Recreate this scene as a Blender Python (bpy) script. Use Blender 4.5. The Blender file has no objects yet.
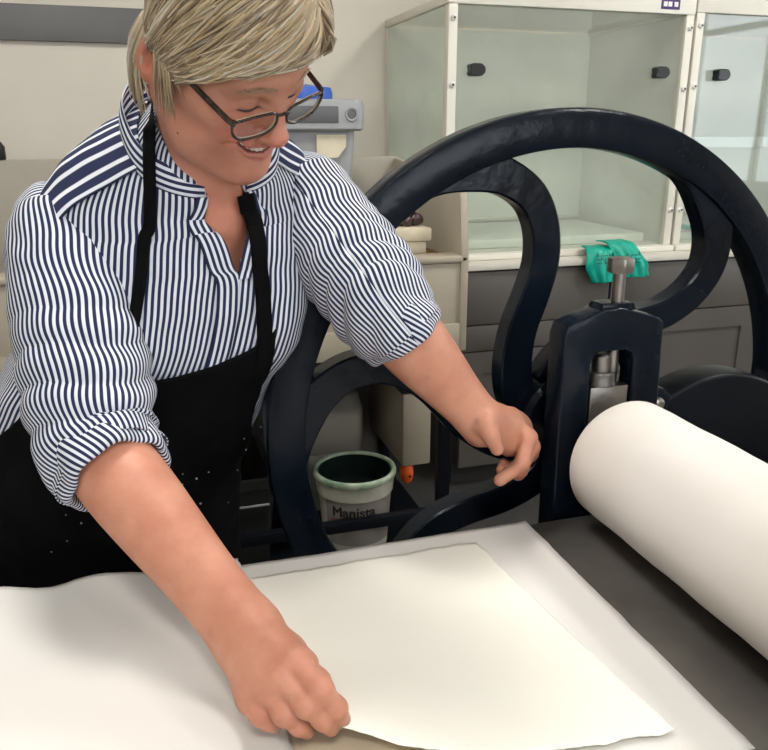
import bpy, bmesh, math, random
import numpy as np
from mathutils import Vector, Matrix

random.seed(7)
rng = np.random.default_rng(7)
SC = bpy.context.scene
COL = SC.collection

# ------------------------------------------------------------------ camera
CAM_Z, PITCH, YAW, FPX, IW, IH = 1.37, math.radians(17.4), math.radians(17.3), 780.0, 768, 750
cam_data = bpy.data.cameras.new('camera')
cam = bpy.data.objects.new('camera', cam_data)
COL.objects.link(cam)
cam.location = (0, 0, CAM_Z)
cam.rotation_euler = (math.pi / 2 - PITCH, 0, -YAW)
cam_data.sensor_fit = 'HORIZONTAL'
cam_data.sensor_width = 36.0
cam_data.lens = 36.0 * FPX / IW
cam_data.clip_start = 0.02
SC.camera = cam

# ------------------------------------------------------------------ world, light, exposure
world = bpy.data.worlds.new('world')
SC.world = world
world.use_nodes = True
world.node_tree.nodes['Background'].inputs[0].default_value = (0.80, 0.88, 1.0, 1)
world.node_tree.nodes['Background'].inputs[1].default_value = 1.0
SC.view_settings.view_transform = 'Standard'
SC.view_settings.look = 'None'
SC.view_settings.exposure = 0.05
SC.view_settings.gamma = 1.0
SC.view_settings.use_curve_mapping = False
SC.cycles.max_bounces = 7
SC.cycles.diffuse_bounces = 4
SC.cycles.caustics_reflective = False
SC.cycles.caustics_refractive = False
SC.cycles.sample_clamp_indirect = 4.0
PANEL_W = 64.0      # ceiling LED panel emission
WINDOW_W = 4.5     # daylight through the panes

# ------------------------------------------------------------------ camera geometry helper (real positions of measured points)
_fh = np.array([math.sin(YAW), math.cos(YAW), 0.0])
_r = np.array([math.cos(YAW), -math.sin(YAW), 0.0])
_fw = _fh * math.cos(PITCH) - np.array([0, 0, math.sin(PITCH)])
_up = _fh * math.sin(PITCH) + np.array([0, 0, math.cos(PITCH)])


def PX(x, y, d):
    """world point seen at x, y of the photograph at depth d metres"""
    return np.array([0, 0, CAM_Z]) + d * (_fw + _r * (x - IW / 2) / FPX + _up * (IH / 2 - y) / FPX)


# ------------------------------------------------------------------ materials
def new_mat(name):
    m = bpy.data.materials.new(name)
    m.use_nodes = True
    nt = m.node_tree
    return m, nt, nt.nodes['Principled BSDF']


def mat(name, col, rough=0.5, metal=0.0, var=0.0, scale=8.0, bump=0.0, bscale=40.0, spec=0.5, col2=None, coat=0.0):
    m, nt, b = new_mat(name)
    b.inputs['Base Color'].default_value = (*col, 1)
    b.inputs['Roughness'].default_value = rough
    b.inputs['Metallic'].default_value = metal
    b.inputs['Specular IOR Level'].default_value = spec
    b.inputs['Coat Weight'].default_value = coat
    tc = nt.nodes.new('ShaderNodeTexCoord')
    if var > 0 or col2:
        n = nt.nodes.new('ShaderNodeTexNoise')
        n.inputs['Scale'].default_value = scale
        n.inputs['Detail'].default_value = 5
        nt.links.new(tc.outputs['Object'], n.inputs['Vector'])
        r = nt.nodes.new('ShaderNodeValToRGB')
        c2 = col2 or tuple(max(0, c * (1 - var)) for c in col)
        c1 = col if col2 else tuple(min(1, c * (1 + var * .5)) for c in col)
        r.color_ramp.elements[0].position = .35
        r.color_ramp.elements[1].position = .65
        r.color_ramp.elements[0].color = (*c2, 1)
        r.color_ramp.elements[1].color = (*c1, 1)
        nt.links.new(n.outputs['Fac'], r.inputs['Fac'])
        nt.links.new(r.outputs['Color'], b.inputs['Base Color'])
    if bump > 0:
        n = nt.nodes.new('ShaderNodeTexNoise')
        n.inputs['Scale'].default_value = bscale
        n.inputs['Detail'].default_value = 4
        nt.links.new(tc.outputs['Object'], n.inputs['Vector'])
        bp = nt.nodes.new('ShaderNodeBump')
        bp.inputs['Strength'].default_value = bump
        bp.inputs['Distance'].default_value = .002
        nt.links.new(n.outputs['Fac'], bp.inputs['Height'])
        nt.links.new(bp.outputs['Normal'], b.inputs['Normal'])
    return m


def emit_mat(name, col, s):
    m, nt, b = new_mat(name)
    b.inputs['Base Color'].default_value = (*col, 1)
    b.inputs['Emission Color'].default_value = (*col, 1)
    b.inputs['Emission Strength'].default_value = s
    return m


def glass_mat(name, tint=(1, 1, 1), refl=1.0, haze=0.0):
    """thin clear sheet: transparent with a Fresnel reflection and a little dust"""
    m = bpy.data.materials.new(name)
    m.use_nodes = True
    nt = m.node_tree
    nt.nodes.clear()
    out = nt.nodes.new('ShaderNodeOutputMaterial')
    tr = nt.nodes.new('ShaderNodeBsdfTransparent')
    tr.inputs[0].default_value = (*tint, 1)
    gl = nt.nodes.new('ShaderNodeBsdfGlossy')
    gl.inputs['Roughness'].default_value = .03
    fr = nt.nodes.new('ShaderNodeLayerWeight')
    fr.inputs['Blend'].default_value = .5
    pw_ = nt.nodes.new('ShaderNodeMath'); pw_.operation = 'POWER'; pw_.inputs[1].default_value = 4.0
    nt.links.new(fr.outputs['Facing'], pw_.inputs[0])
    mu = nt.nodes.new('ShaderNodeMath'); mu.operation = 'MULTIPLY_ADD'; mu.inputs[1].default_value = .8 * refl; mu.inputs[2].default_value = .045 * refl
    nt.links.new(pw_.outputs[0], mu.inputs[0])
    mx = nt.nodes.new('ShaderNodeMixShader')
    nt.links.new(mu.outputs[0], mx.inputs[0])
    nt.links.new(tr.outputs[0], mx.inputs[1])
    nt.links.new(gl.outputs[0], mx.inputs[2])
    last = mx
    if haze > 0:
        df = nt.nodes.new('ShaderNodeBsdfDiffuse')
        df.inputs[0].default_value = (.85, .87, .84, 1)
        no = nt.nodes.new('ShaderNodeTexNoise'); no.inputs['Scale'].default_value = 6; no.inputs['Detail'].default_value = 6
        tc = nt.nodes.new('ShaderNodeTexCoord')
        nt.links.new(tc.outputs['Object'], no.inputs['Vector'])
        m2 = nt.nodes.new('ShaderNodeMath'); m2.operation = 'MULTIPLY'; m2.inputs[1].default_value = haze * 2
        nt.links.new(no.outputs['Fac'], m2.inputs[0])
        mx2 = nt.nodes.new('ShaderNodeMixShader')
        nt.links.new(m2.outputs[0], mx2.inputs[0])
        nt.links.new(mx.outputs[0], mx2.inputs[1])
        nt.links.new(df.outputs[0], mx2.inputs[2])
        last = mx2
    nt.links.new(last.outputs[0], out.inputs[0])
    return m


M = {}
M['wall'] = mat('wall_paint', (.77, .71, .61), .7, var=.06, scale=2.5)
M['ceil'] = mat('ceiling_paint', (.80, .79, .76), .8)
M['floor'] = mat('floor_vinyl', (.055, .052, .05), .5, var=.2, scale=6)
M['strip'] = mat('trunking_grey', (.135, .132, .128), .5, var=.08, scale=3)
M['led'] = emit_mat('led_panel', (1.0, .97, .92), PANEL_W)
M['pane'] = emit_mat('daylight_pane', (.86, .93, 1.0), WINDOW_W)
M['white_metal'] = mat('white_metal', (.75, .74, .71), .4)
M['iron'] = mat('painted_cast_iron', (.0040, .0070, .0125), .21, var=.35, scale=5, bump=.7, bscale=34, spec=.20)
M['iron_matt'] = mat('painted_iron_matt', (.004, .005, .0075), .35, spec=.14, var=.3, scale=6, bump=.3, bscale=30)
M['steel'] = mat('bright_steel', (.27, .25, .23), .36, 1.0, var=.2, scale=20, bump=.2, bscale=90)
M['steel_dark'] = mat('dark_steel', (.16, .15, .14), .4, 1.0, var=.3, scale=20)
M['bed'] = mat('steel_bed_plate', (.24, .225, .21), .30, .75, var=.4, scale=5, bump=.15, bscale=25)
M['felt'] = mat('white_roller_cover', (.71, .675, .635), .75, var=.06, scale=5, bump=.3, bscale=14, col2=(.66, .61, .55))
M['paper'] = mat('white_backing_paper', (.72, .69, .655), .7, var=.03, scale=3, bump=.05, bscale=9)
M['paper2'] = mat('newsprint_paper', (.70, .675, .635), .7, var=.03, scale=3, bump=.06, bscale=7)
M['cream'] = mat('cream_print_paper', (.83, .80, .715), .75, var=.02, scale=6, bump=.08, bscale=120)
M['tan'] = mat('tan_card', (.56, .46, .33), .8, var=.1, scale=10)
M['cab'] = mat('grey_brown_cabinet', (.088, .077, .068), .5, var=.07, scale=3)
M['cab_dark'] = mat('cabinet_carcass', (.03, .028, .026), .7)
M['counter'] = mat('pale_worktop', (.60, .57, .49), .4, var=.05)
M['fume'] = mat('cream_cabinet_frame', (.70, .67, .58), .4, var=.03)
M['fume_in'] = mat('cabinet_lining', (.74, .745, .68), .5, var=.07, scale=2.5)
M['black'] = mat('black_plastic', (.012, .012, .012), .35)
M['perspex'] = glass_mat('clear_perspex', (.95, .97, .95), 1.0, .05)
M['perspex_dusty'] = glass_mat('dusty_perspex', (.92, .95, .92), 1.0, .09)
M['beige'] = mat('beige_sink_plastic', (.37, .325, .25), .45, var=.08, scale=4)
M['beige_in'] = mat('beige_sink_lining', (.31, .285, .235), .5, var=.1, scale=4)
M['grey_tub'] = mat('grey_tub_plastic', (.29, .295, .30), .4, var=.05)
M['grey_tub_dark'] = mat('dark_grey_plastic', (.10, .10, .105), .5)
M['blue'] = mat('blue_plastic', (.02, .09, .42), .4)
M['green'] = mat('green_rubber', (.0, .36, .26), .45, var=.15, scale=30, bump=.4, bscale=40)
M['ink'] = mat('dark_print_ink', (.005, .05, .045), .6)
M['cream_box'] = mat('cream_box_plastic', (.62, .55, .41), .5, var=.1, scale=15)
M['rust'] = mat('rust_stain', (.32, .17, .08), .8, var=.3, scale=20)
M['plum'] = mat('dark_plum', (.05, .025, .03), .25, var=.4, scale=30)
M['bucket'] = mat('white_bucket', (.52, .50, .42), .45, var=.15, scale=12, col2=(.36, .36, .28))
M['bucket_rim'] = mat('green_stained_rim', (.42, .46, .34), .45, var=.3, scale=25, col2=(.16, .27, .18))
M['bucket_in'] = mat('green_black_residue', (.004, .012, .009), .35)
M['label'] = mat('grey_label', (.23, .205, .185), .5, var=.08, scale=15)
M['letter'] = mat('black_lettering', (.006, .006, .006), .5)
M['red'] = mat('red_lettering', (.35, .03, .03), .5)
M['drum'] = mat('grey_drum', (.32, .30, .265), .5, var=.2, scale=6)
M['orange'] = mat('orange_plastic', (.72, .10, .012), .4)
M['purple'] = mat('purple_label', (.05, .02, .13), .5)
M['skirt_grey'] = mat('grey_panel', (.13, .125, .115), .6)


# ------------------------------------------------------------------ mesh helpers
def obj(name, me, m=None, parent=None, loc=None):
    o = bpy.data.objects.new(name, me)
    COL.objects.link(o)
    if m is not None and not me.materials:
        me.materials.append(m)
    if parent is not None:
        o.parent = parent
    if loc is not None:
        o.location = loc
    return o


def empty(name, loc=(0, 0, 0)):
    o = bpy.data.objects.new(name, None)
    COL.objects.link(o)
    o.location = loc
    return o


def tag(o, label, cat, group=None, kind=None):
    o['label'] = label
    o['category'] = cat
    if group:
        o['group'] = group
    if kind:
        o['kind'] = kind
    return o


def from_bm(name, bm, smooth=True, angle=40):
    bmesh.ops.recalc_face_normals(bm, faces=bm.faces)
    me = bpy.data.meshes.new(name)
    bm.to_mesh(me)
    bm.free()
    if smooth:
        for p in me.polygons:
            p.use_smooth = True
        me.set_sharp_from_angle(angle=math.radians(angle))
    return me


def pyd(name, v, f, smooth=True, angle=None):
    me = bpy.data.meshes.new(name)
    me.from_pydata([tuple(map(float, q)) for q in v], [], [tuple(map(int, q)) for q in f])
    me.update()
    if smooth:
        for p in me.polygons:
            p.use_smooth = True
        if angle:
            me.set_sharp_from_angle(angle=math.radians(angle))
    return me


def box_bm(bm, x0, x1, y0, y1, z0, z1, bev=0.0, seg=2):
    r = bmesh.ops.create_cube(bm, size=1)
    vs = r['verts']
    for v in vs:
        v.co = ((x0 + x1) / 2 + v.co.x * (x1 - x0), (y0 + y1) / 2 + v.co.y * (y1 - y0), (z0 + z1) / 2 + v.co.z * (z1 - z0))
    if bev > 0:
        es = list({e for v in vs for e in v.link_edges})
        bmesh.ops.bevel(bm, geom=es, offset=bev, segments=seg, affect='EDGES', profile=.5)


def box(name, x0, x1, y0, y1, z0, z1, m, parent=None, bev=0.003, origin=None):
    bm = bmesh.new()
    o = origin if origin is not None else (0, 0, 0)
    box_bm(bm, x0 - o[0], x1 - o[0], y0 - o[1], y1 - o[1], z0 - o[2], z1 - o[2], bev)
    return obj(name, from_bm(name, bm), m, parent)


def solid_box(name, x0, x1, y0, y1, z0, z1, m, parent=None, bev=0.003):
    """box whose object origin is its base centre"""
    c = ((x0 + x1) / 2, (y0 + y1) / 2, z0)
    o = box(name, x0, x1, y0, y1, z0, z1, m, None, bev, c)
    o.location = c
    if parent is not None:
        o.parent = parent
        o.location = Vector(c) - parent.location
    return o


def lathe(name, prof, m, parent=None, axis='Z', n=48, c=(0, 0, 0), closed=False, angle=35, smooth=True):
    """prof: list of (radius, height). axis Z or Y"""
    v, f = [], []
    k = len(prof)
    for i in range(n):
        a = 2 * math.pi * i / n
        for (r, h) in prof:
            if axis == 'Z':
                v.append((c[0] + r * math.cos(a), c[1] + r * math.sin(a), c[2] + h))
            elif axis == 'Y':
                v.append((c[0] + r * math.cos(a), c[1] + h, c[2] + r * math.sin(a)))
            else:
                v.append((c[0] + h, c[1] + r * math.cos(a), c[2] + r * math.sin(a)))
    for i in range(n):
        j = (i + 1) % n
        for q in range(k if closed else k - 1):
            p = (q + 1) % k
            f.append((i * k + q, j * k + q, j * k + p, i * k + p))
    me = pyd(name, v, f, False)
    bm = bmesh.new(); bm.from_mesh(me)
    bmesh.ops.remove_doubles(bm, verts=bm.verts, dist=1e-6)
    bpy.data.meshes.remove(me)
    return obj(name, from_bm(name, bm, smooth, angle), m, parent)


def prism(name, poly, a0, a1, m, parent=None, axis='Y', bev=0.0, seg=2, holes=None, angle=40):
    """polygon (list of 2-D points) extruded from a0 to a1 along axis; poly is in XZ (Y), XY (Z) or YZ (X)"""
    bm = bmesh.new()

    def P(p, a):
        return {'Y': (p[0], a, p[1]), 'Z': (p[0], p[1], a), 'X': (a, p[0], p[1])}[axis]
    vs = [bm.verts.new(P(p, a0)) for p in poly]
    fc = bm.faces.new(vs)
    r = bmesh.ops.extrude_face_region(bm, geom=[fc])
    nv = [e for e in r['geom'] if isinstance(e, bmesh.types.BMVert)]
    d = Vector(P((0, 0), a1)) - Vector(P((0, 0), a0))
    bmesh.ops.translate(bm, verts=nv, vec=d)
    if bev > 0:
        bm.normal_update()
        bmesh.ops.recalc_face_normals(bm, faces=bm.faces)
        es = [e for e in bm.edges if len(e.link_faces) == 2 and e.calc_face_angle(0) > math.radians(30)]
        bmesh.ops.bevel(bm, geom=es, offset=bev, segments=seg, affect='EDGES', profile=.5)
    return obj(name, from_bm(name, bm, True, angle), m, parent)


def catmull(P, n, closed=False):
    P = np.asarray(P, float)
    if P.ndim == 1:
        P = P[:, None]
    k = len(P)
    if closed:
        Q = np.vstack([P[-1], P, P[0], P[1]]); segs = k
    else:
        Q = np.vstack([2 * P[0] - P[1], P, 2 * P[-1] - P[-2]]); segs = k - 1
    u = np.linspace(0, segs, n, endpoint=not closed)
    i = np.minimum(u.astype(int), segs - 1)
    t = (u - i)[:, None]
    a, b, c, d = Q[i], Q[i + 1], Q[i + 2], Q[i + 3]
    return .5 * (2 * b + (c - a) * t + (2 * a - 5 * b + 4 * c - d) * t ** 2 + (3 * b - a - 3 * c + d) * t ** 3)


def frames(P, up=(0, 0, 1)):
    P = np.asarray(P, float)
    T = np.gradient(P, axis=0)
    T /= np.linalg.norm(T, axis=1)[:, None] + 1e-12
    u = np.asarray(up, float)
    N = np.zeros_like(P)
    n = u - T[0] * (u @ T[0])
    n /= np.linalg.norm(n) + 1e-12
    for i in range(len(P)):
        n = n - T[i] * (n @ T[i])
        n /= np.linalg.norm(n) + 1e-12
        N[i] = n
    B = np.cross(T, N)
    return T, N, B


def tube_vf(P, r, n=10, closed=False, up=(0, 0, 1), base=0, cap=True):
    P = np.asarray(P, float)
    r = np.broadcast_to(np.asarray(r, float), (len(P),))
    T, N, B = frames(P, up)
    if closed:
        T = np.roll(P, -1, 0) - np.roll(P, 1, 0)
        T /= np.linalg.norm(T, axis=1)[:, None]
        N = np.asarray(up, float) - T * (T @ np.asarray(up, float))[:, None]
        N /= np.linalg.norm(N, axis=1)[:, None]
        B = np.cross(T, N)
    a = np.linspace(0, 2 * np.pi, n, endpoint=False)
    V = (P[:, None] + r[:, None, None] * (np.cos(a)[None, :, None] * N[:, None] + np.sin(a)[None, :, None] * B[:, None])).reshape(-1, 3)
    F = []
    k = len(P)
    for i in range(k if closed else k - 1):
        i2 = (i + 1) % k
        for j in range(n):
            j2 = (j + 1) % n
            F.append((base + i * n + j, base + i * n + j2, base + i2 * n + j2, base + i2 * n + j))
    if not closed and cap:
        F.append(tuple(base + j for j in range(n))[::-1])
        F.append(tuple(base + (k - 1) * n + j for j in range(n)))
    return V, F


def tube(name, P, r, m, parent=None, n=10, closed=False, up=(0, 0, 1)):
    V, F = tube_vf(P, r, n, closed, up)
    return obj(name, pyd(name, V, F, True, 50), m, parent)


def grid_faces(nu, nv, wrap_v=False):
    F = []
    for i in range(nu - 1):
        for j in range(nv if wrap_v else nv - 1):
            j2 = (j + 1) % nv
            F.append((i * nv + j, i * nv + j2, (i + 1) * nv + j2, (i + 1) * nv + j))
    return F


def solidify(o, t, off=-1):
    md = o.modifiers.new('thickness', 'SOLIDIFY')
    md.thickness = t
    md.offset = off
    return o


def text_obj(name, body, size, m, parent, loc, rot, bend=None, extrude=.0004):
    cu = bpy.data.curves.new(name, 'FONT')
    cu.body = body
    cu.size = size
    cu.align_x = 'CENTER'
    cu.extrude = extrude
    if bend:
        cu.bevel_depth = size * .022
        cu.bevel_resolution = 0
    o = bpy.data.objects.new(name, cu)
    COL.objects.link(o)
    dg = bpy.context.evaluated_depsgraph_get()
    dg.update()
    me = bpy.data.meshes.new_from_object(o.evaluated_get(dg))
    bpy.data.objects.remove(o)
    if bend:
        r = bend
        bm = bmesh.new(); bm.from_mesh(me)
        bmesh.ops.triangulate(bm, faces=bm.faces)
        bmesh.ops.subdivide_edges(bm, edges=[e for e in bm.edges if e.calc_length() > size * .15], cuts=2)
        for v in bm.verts:
            a = v.co.x / r
            rr = r + v.co.z
            v.co = (rr * math.sin(a), -rr * math.cos(a), v.co.y)
        bm.to_mesh(me); bm.free()
    me.materials.clear()
    o = obj(name, me, m, parent)
    o.location = loc
    o.rotation_euler = rot
    return o

# ================================================================== THE ROOM
XL, XR, YF, YB, ZC = -2.3, 3.9, -2.6, 3.42, 2.75


def structure(o):
    o['kind'] = 'structure'
    return o


def wall_with_holes(name, axis, pos, thick, a0, a1, z0, z1, holes, m):
    """wall slab made of boxes around rectangular openings (a = the horizontal coordinate)"""
    bm = bmesh.new()

    def add(p0, p1, q0, q1):
        if p1 - p0 < 1e-4 or q1 - q0 < 1e-4:
            return
        if axis == 'X':
            box_bm(bm, pos, pos + thick, p0, p1, q0, q1)
        else:
            box_bm(bm, p0, p1, pos, pos + thick, q0, q1)
    cur = a0
    for (h0, h1, k0, k1) in sorted(holes):
        add(cur, h0, z0, z1)
        add(h0, h1, z0, k0)
        add(h0, h1, k1, z1)
        cur = h1
    add(cur, a1, z0, z1)
    return structure(obj(name, from_bm(name, bm, False), m))


structure(box('floor', XL, XR, YF, YB, -.05, 0, M['floor'], bev=0))
structure(box('ceiling', XL, XR, YF, YB, ZC, ZC + .05, M['ceil'], bev=0))
structure(box('wall_back', XL - .1, XR + .1, YB, YB + .1, 0, ZC, M['wall'], bev=0))
structure(box('wall_left', XL - .1, XL, YF, YB, 0, ZC, M['wall'], bev=0))
win_r = [(.35, 1.75, 1.0, 2.45)]
wall_with_holes('wall_right', 'X', XR, .1, YF, YB, 0, ZC, win_r, M['wall'])
win_f = [(-1.5, .1, 1.0, 2.45), (.7, 2.3, 1.0, 2.45)]
wall_with_holes('wall_front', 'Y', YF - .1, .1, XL, XR, 0, ZC, win_f, M['wall'])
wn = 0
for ax, lst in (('X', win_r), ('Y', win_f)):
    for (h0, h1, k0, k1) in lst:
        wn += 1
        bm = bmesh.new()

        def wb(p0, p1, q0, q1, d0, d1, b=bm):
            if ax == 'X':
                box_bm(b, XR + d0, XR + d1, p0, p1, q0, q1)
            else:
                box_bm(b, p0, p1, YF - d1, YF - d0, q0, q1)
        t = .05
        wb(h0, h1, k0, k0 + t, .02, .08); wb(h0, h1, k1 - t, k1, .02, .08)
        wb(h0, h0 + t, k0 + t, k1 - t, .02, .08); wb(h1 - t, h1, k0 + t, k1 - t, .02, .08)
        mid = (h0 + h1) / 2
        wb(mid - .025, mid + .025, k0 + t, k1 - t, .02, .08)
        wb(h0 + t, mid - .025, k1 - .45, k1 - .41, .02, .08); wb(mid + .025, h1 - t, k1 - .45, k1 - .41, .02, .08)
        wo = structure(obj('window_%d' % wn, from_bm('window', bm, False), M['white_metal']))
        for (p0, p1) in ((h0 + t, mid - .025), (mid + .025, h1 - t)):
            for (q0, q1) in ((k0 + t, k1 - .45), (k1 - .41, k1 - t)):
                bm = bmesh.new()
                wb(p0, p1, q0, q1, .045, .055, bm)
                obj('pane', from_bm('pane', bm, False), M['pane'], wo)

# cable trunking on the back wall
tr = box('cable_trunking', XL + .02, .62, YB - .03, YB, 1.69, 1.815, M['strip'], bev=.004)
tag(tr, 'long grey cable trunking strip running along the cream wall', 'trunking')

# ceiling light panels
for i, (x, y) in enumerate([(-.10, 1.45), (2.0, 1.45), (-.10, -.75), (2.0, -.75)]):
    e = empty('ceiling_light', (x, y, ZC - .03))
    tag(e, ['square ceiling light panel above the person in the striped shirt', 'square ceiling light panel above the grey base cabinets', 'square ceiling light panel by the wide front windows', 'square ceiling light panel in the corner between the windows'][i], 'ceiling light', 'ceiling light panels')
    bm = bmesh.new()
    for (x0, x1, y0, y1) in ((-.2, .2, -.2, -.18), (-.2, .2, .18, .2), (-.2, -.18, -.18, .18), (.18, .2, -.18, .18)):
        box_bm(bm, x0, x1, y0, y1, -.0, .03)
    obj('frame', from_bm('frame', bm, False), M['white_metal'], e)
    box('diffuser', -.18, .18, -.18, .18, .005, .012, M['led'], e, bev=0)

# ================================================================== THE ETCHING PRESS
AX, AZ, RR = .609, .9385, .0860       # roller axis
BEDZ = .85
press = empty('etching_press', (AX, .48, 0))
tag(press, 'dark blue cast iron etching press with spoked flywheel and white roller', 'printing press')
_inv = Matrix.Translation(-press.location)


def P_(o):
    """child given in world coordinates"""
    o.parent = press
    o.matrix_parent_inverse = _inv
    return o


bed = P_(box('bed_plate', -1.05, 1.75, .115, .866, BEDZ - .028, BEDZ, M['bed'], bev=.003))
# bed rails and carriage below the bed
for yy in (.16, .80):
    P_(box('bed_rail', -.75, 1.5, yy - .025, yy + .025, BEDZ - .098, BEDZ - .028, M['iron_matt'], bev=.004))
# roller: core covered with white felt, slightly rounded ends
N = 24
prof = [(.0, .118)] + [(RR - .012, .118), (RR - .004, .121), (RR, .128)] + [(RR + .0006 * math.sin(i * 1.7), .128 + (.842 - .128) * i / N) for i in range(1, N)] + [(RR, .842), (RR - .004, .849), (RR - .012, .852), (.0, .852)]
P_(lathe('roller', prof, M['felt'], axis='Y', n=72, c=(AX, 0, AZ)))
P_(lathe('roller_shaft', [(0, .02), (.03, .02), (.03, .118)], M['steel_dark'], axis='Y', n=32, c=(AX, 0, AZ)))
P_(lathe('roller_shaft', [(.03, .852), (.03, 1.11), (.0, 1.11)], M['steel_dark'], axis='Y', n=32, c=(AX, 0, AZ)))


# side frames: an upright with a window holding the bearing block
def side_frame(y0, y1):
    bm = bmesh.new()
    out = [(.531, .70), (.529, 1.105), (.534, 1.121), (.576, 1.137), (.592, 1.141), (.617, 1.141), (.634, 1.136), (.676, 1.124), (.684, 1.117), (.688, 1.02), (.688, .70)]
    win = [(.574, .82), (.574, 1.066), (.577, 1.076), (.586, 1.081), (.628, 1.081), (.638, 1.076), (.641, 1.066), (.641, .82)]
    vo = [bm.verts.new((x, y0, z)) for x, z in out]
    vw = [bm.verts.new((x, y0, z)) for x, z in win]
    eo = [bm.edges.new((vo[i], vo[(i + 1) % len(vo)])) for i in range(len(vo))]
    ew = [bm.edges.new((vw[i], vw[(i + 1) % len(vw)])) for i in range(len(vw))]
    bmesh.ops.triangle_fill(bm, use_beauty=True, edges=eo + ew)
    fs = list(bm.faces)
    r = bmesh.ops.extrude_face_region(bm, geom=fs)
    nv = [e for e in r['geom'] if isinstance(e, bmesh.types.BMVert)]
    bmesh.ops.translate(bm, verts=nv, vec=(0, y1 - y0, 0))
    bmesh.ops.recalc_face_normals(bm, faces=bm.faces)
    es = [e for e in bm.edges if len(e.link_faces) == 2 and e.calc_face_angle(0) > math.radians(55)]
    bmesh.ops.bevel(bm, geom=es, offset=.0035, segments=3, affect='EDGES', profile=.5)
    f = P_(obj('side_frame', from_bm('side_frame', bm, True, 30), M['iron']))
    ym = (y0 + y1) / 2
    ch = []
    # splayed foot below, down to the floor
    ch.append(prism('frame_leg', [(.531, .72), (.50, .60), (.40, .05), (.40, 0), (.55, 0), (.575, .12), (.609, .45), (.643, .12), (.668, 0), (.82, 0), (.82, .05), (.72, .60), (.688, .72)], y0, y1, M['iron'], None, 'Y', .005))
    # boss on the top, pressure screw
    ch.append(prism('screw_boss', [(.584, 1.138), (.588, 1.1465), (.636, 1.1465), (.640, 1.136)], y0 + .004, y1 - .004, M['iron'], None, 'Y', .002))
    for o in ch:
        o.parent = press
        o.matrix_parent_inverse = _inv
    cx = .620
    scr = P_(lathe('pressure_screw', [(0, 1.02), (.0085, 1.02), (.0085, 1.032)] + [(.0085 + .0004 * (i % 2), 1.034 + i * .0022) for i in range(70)] + [(.0075, 1.19), (.0, 1.19)], M['steel'], axis='Z', n=24, c=(cx, ym, 0)))
    hx = [(cx + .0185 * math.cos(math.pi / 3 * i + .3), ym + .0185 * math.sin(math.pi / 3 * i + .3)) for i in range(6)]
    h = prism('screw_head', hx, 1.186, 1.206, M['steel'], None, 'Z', .0018)
    h.parent = scr
    # bearing block, collar and nuts inside the window
    P_(box('bearing_block', .5775, .6375, y0 + .002, y1 - .002, .90, 1.030, M['steel'], bev=.002))
    P_(lathe('collar', [(0, 1.030), (.024, 1.030), (.024, 1.0335), (.0225, 1.036), (.0225, 1.047), (.021, 1.049), (.0, 1.049)], M['steel_dark'], axis='Z', n=28, c=(.602, ym, 0)))
    P_(lathe('screw_tip', [(0, 1.049), (.0135, 1.049), (.0135, 1.070), (.010, 1.074), (.0, 1.074)], M['steel'], axis='Z', n=28, c=(.603, ym, 0)))
    P_(lathe('lock_nut', [(0, 1.030), (.010, 1.030), (.010, 1.05), (.006, 1.058), (.0, 1.058)], M['steel'], axis='Z', n=6, c=(.6285, ym + .008, 0), smooth=False))
    return f


side_frame(.890, .932)
side_frame(.025, .067)
for xx, zz in ((.50, .30), (.72, .30)):
    P_(lathe('tie_bar', [(0, .03), (.018, .03), (.018, .925), (0, .925)], M['iron_matt'], axis='Y', n=20, c=(xx, 0, zz)))
# bed stand legs at the ends
for xx in (-.70, 1.45):
    for yy in (.16, .80):
        P_(box('stand_leg', xx - .025, xx + .025, yy - .025, yy + .025, 0, BEDZ - .098, M['iron_matt'], bev=.004))
    P_(box('stand_rail', xx - .02, xx + .02, .185, .775, .15, .20, M['iron_matt'], bev=.004))

# flywheel: rim + hub + six S-curved spokes
WY0, WY1, WR, WI = 1.020, 1.072, .463, .408
b = .008
rimprof = [(WI + .0012, WY0 + .0012), (WI + .004, WY0), (WR - .007, WY0), (WR - .002, WY0 + .002), (WR, WY0 + .007), (WR, WY1 - .007), (WR - .002, WY1 - .002), (WR - .007, WY1), (WI + .004, WY1), (WI + .0012, WY1 - .0012), (WI, WY1 - .004), (WI, WY0 + .004)]
wheel = P_(lathe('flywheel', rimprof, M['iron'], axis='Y', n=160, c=(AX, 0, AZ), closed=True, angle=25))
hub = P_(lathe('hub', [(.030, 1.005), (.062, 1.005), (.070, 1.012), (.072, 1.03), (.072, 1.075), (.066, 1.085), (.030, 1.085)], M['iron'], axis='Y', n=48, c=(AX, 0, AZ), closed=True))
hub.parent = wheel
spoke_rA = [(.436, 20), (.428, 9), (.406, 0), (.38, -6), (.345, -11.0), (.30, -13.5), (.25, -12.8), (.205, -7.5), (.16, 4), (.12, 18), (.085, 35), (.055, 55)]
spoke_w = [.034, .05, .058, .052, .048, .046, .046, .047, .049, .052, .056, .06]
C2 = catmull([(r * math.cos(math.radians(a)), r * math.sin(math.radians(a))) for r, a in spoke_rA], 60)
W2 = catmull(spoke_w, 60)[:, 0]
T2 = np.gradient(C2, axis=0)
T2 /= np.linalg.norm(T2, axis=1)[:, None]
N2 = np.stack([-T2[:, 1], T2[:, 0]], 1)
sy0, sy1, sb = WY0 + .007, WY1 - .007, .003
sv, sf = [], []
sect = [(-1, sb, 0), (-1, 0, sb), (1, 0, sb), (1, sb, 0), (1, -sb, 2), (1, -0., 3), (-1, -0., 3), (-1, -sb, 2)]
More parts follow.
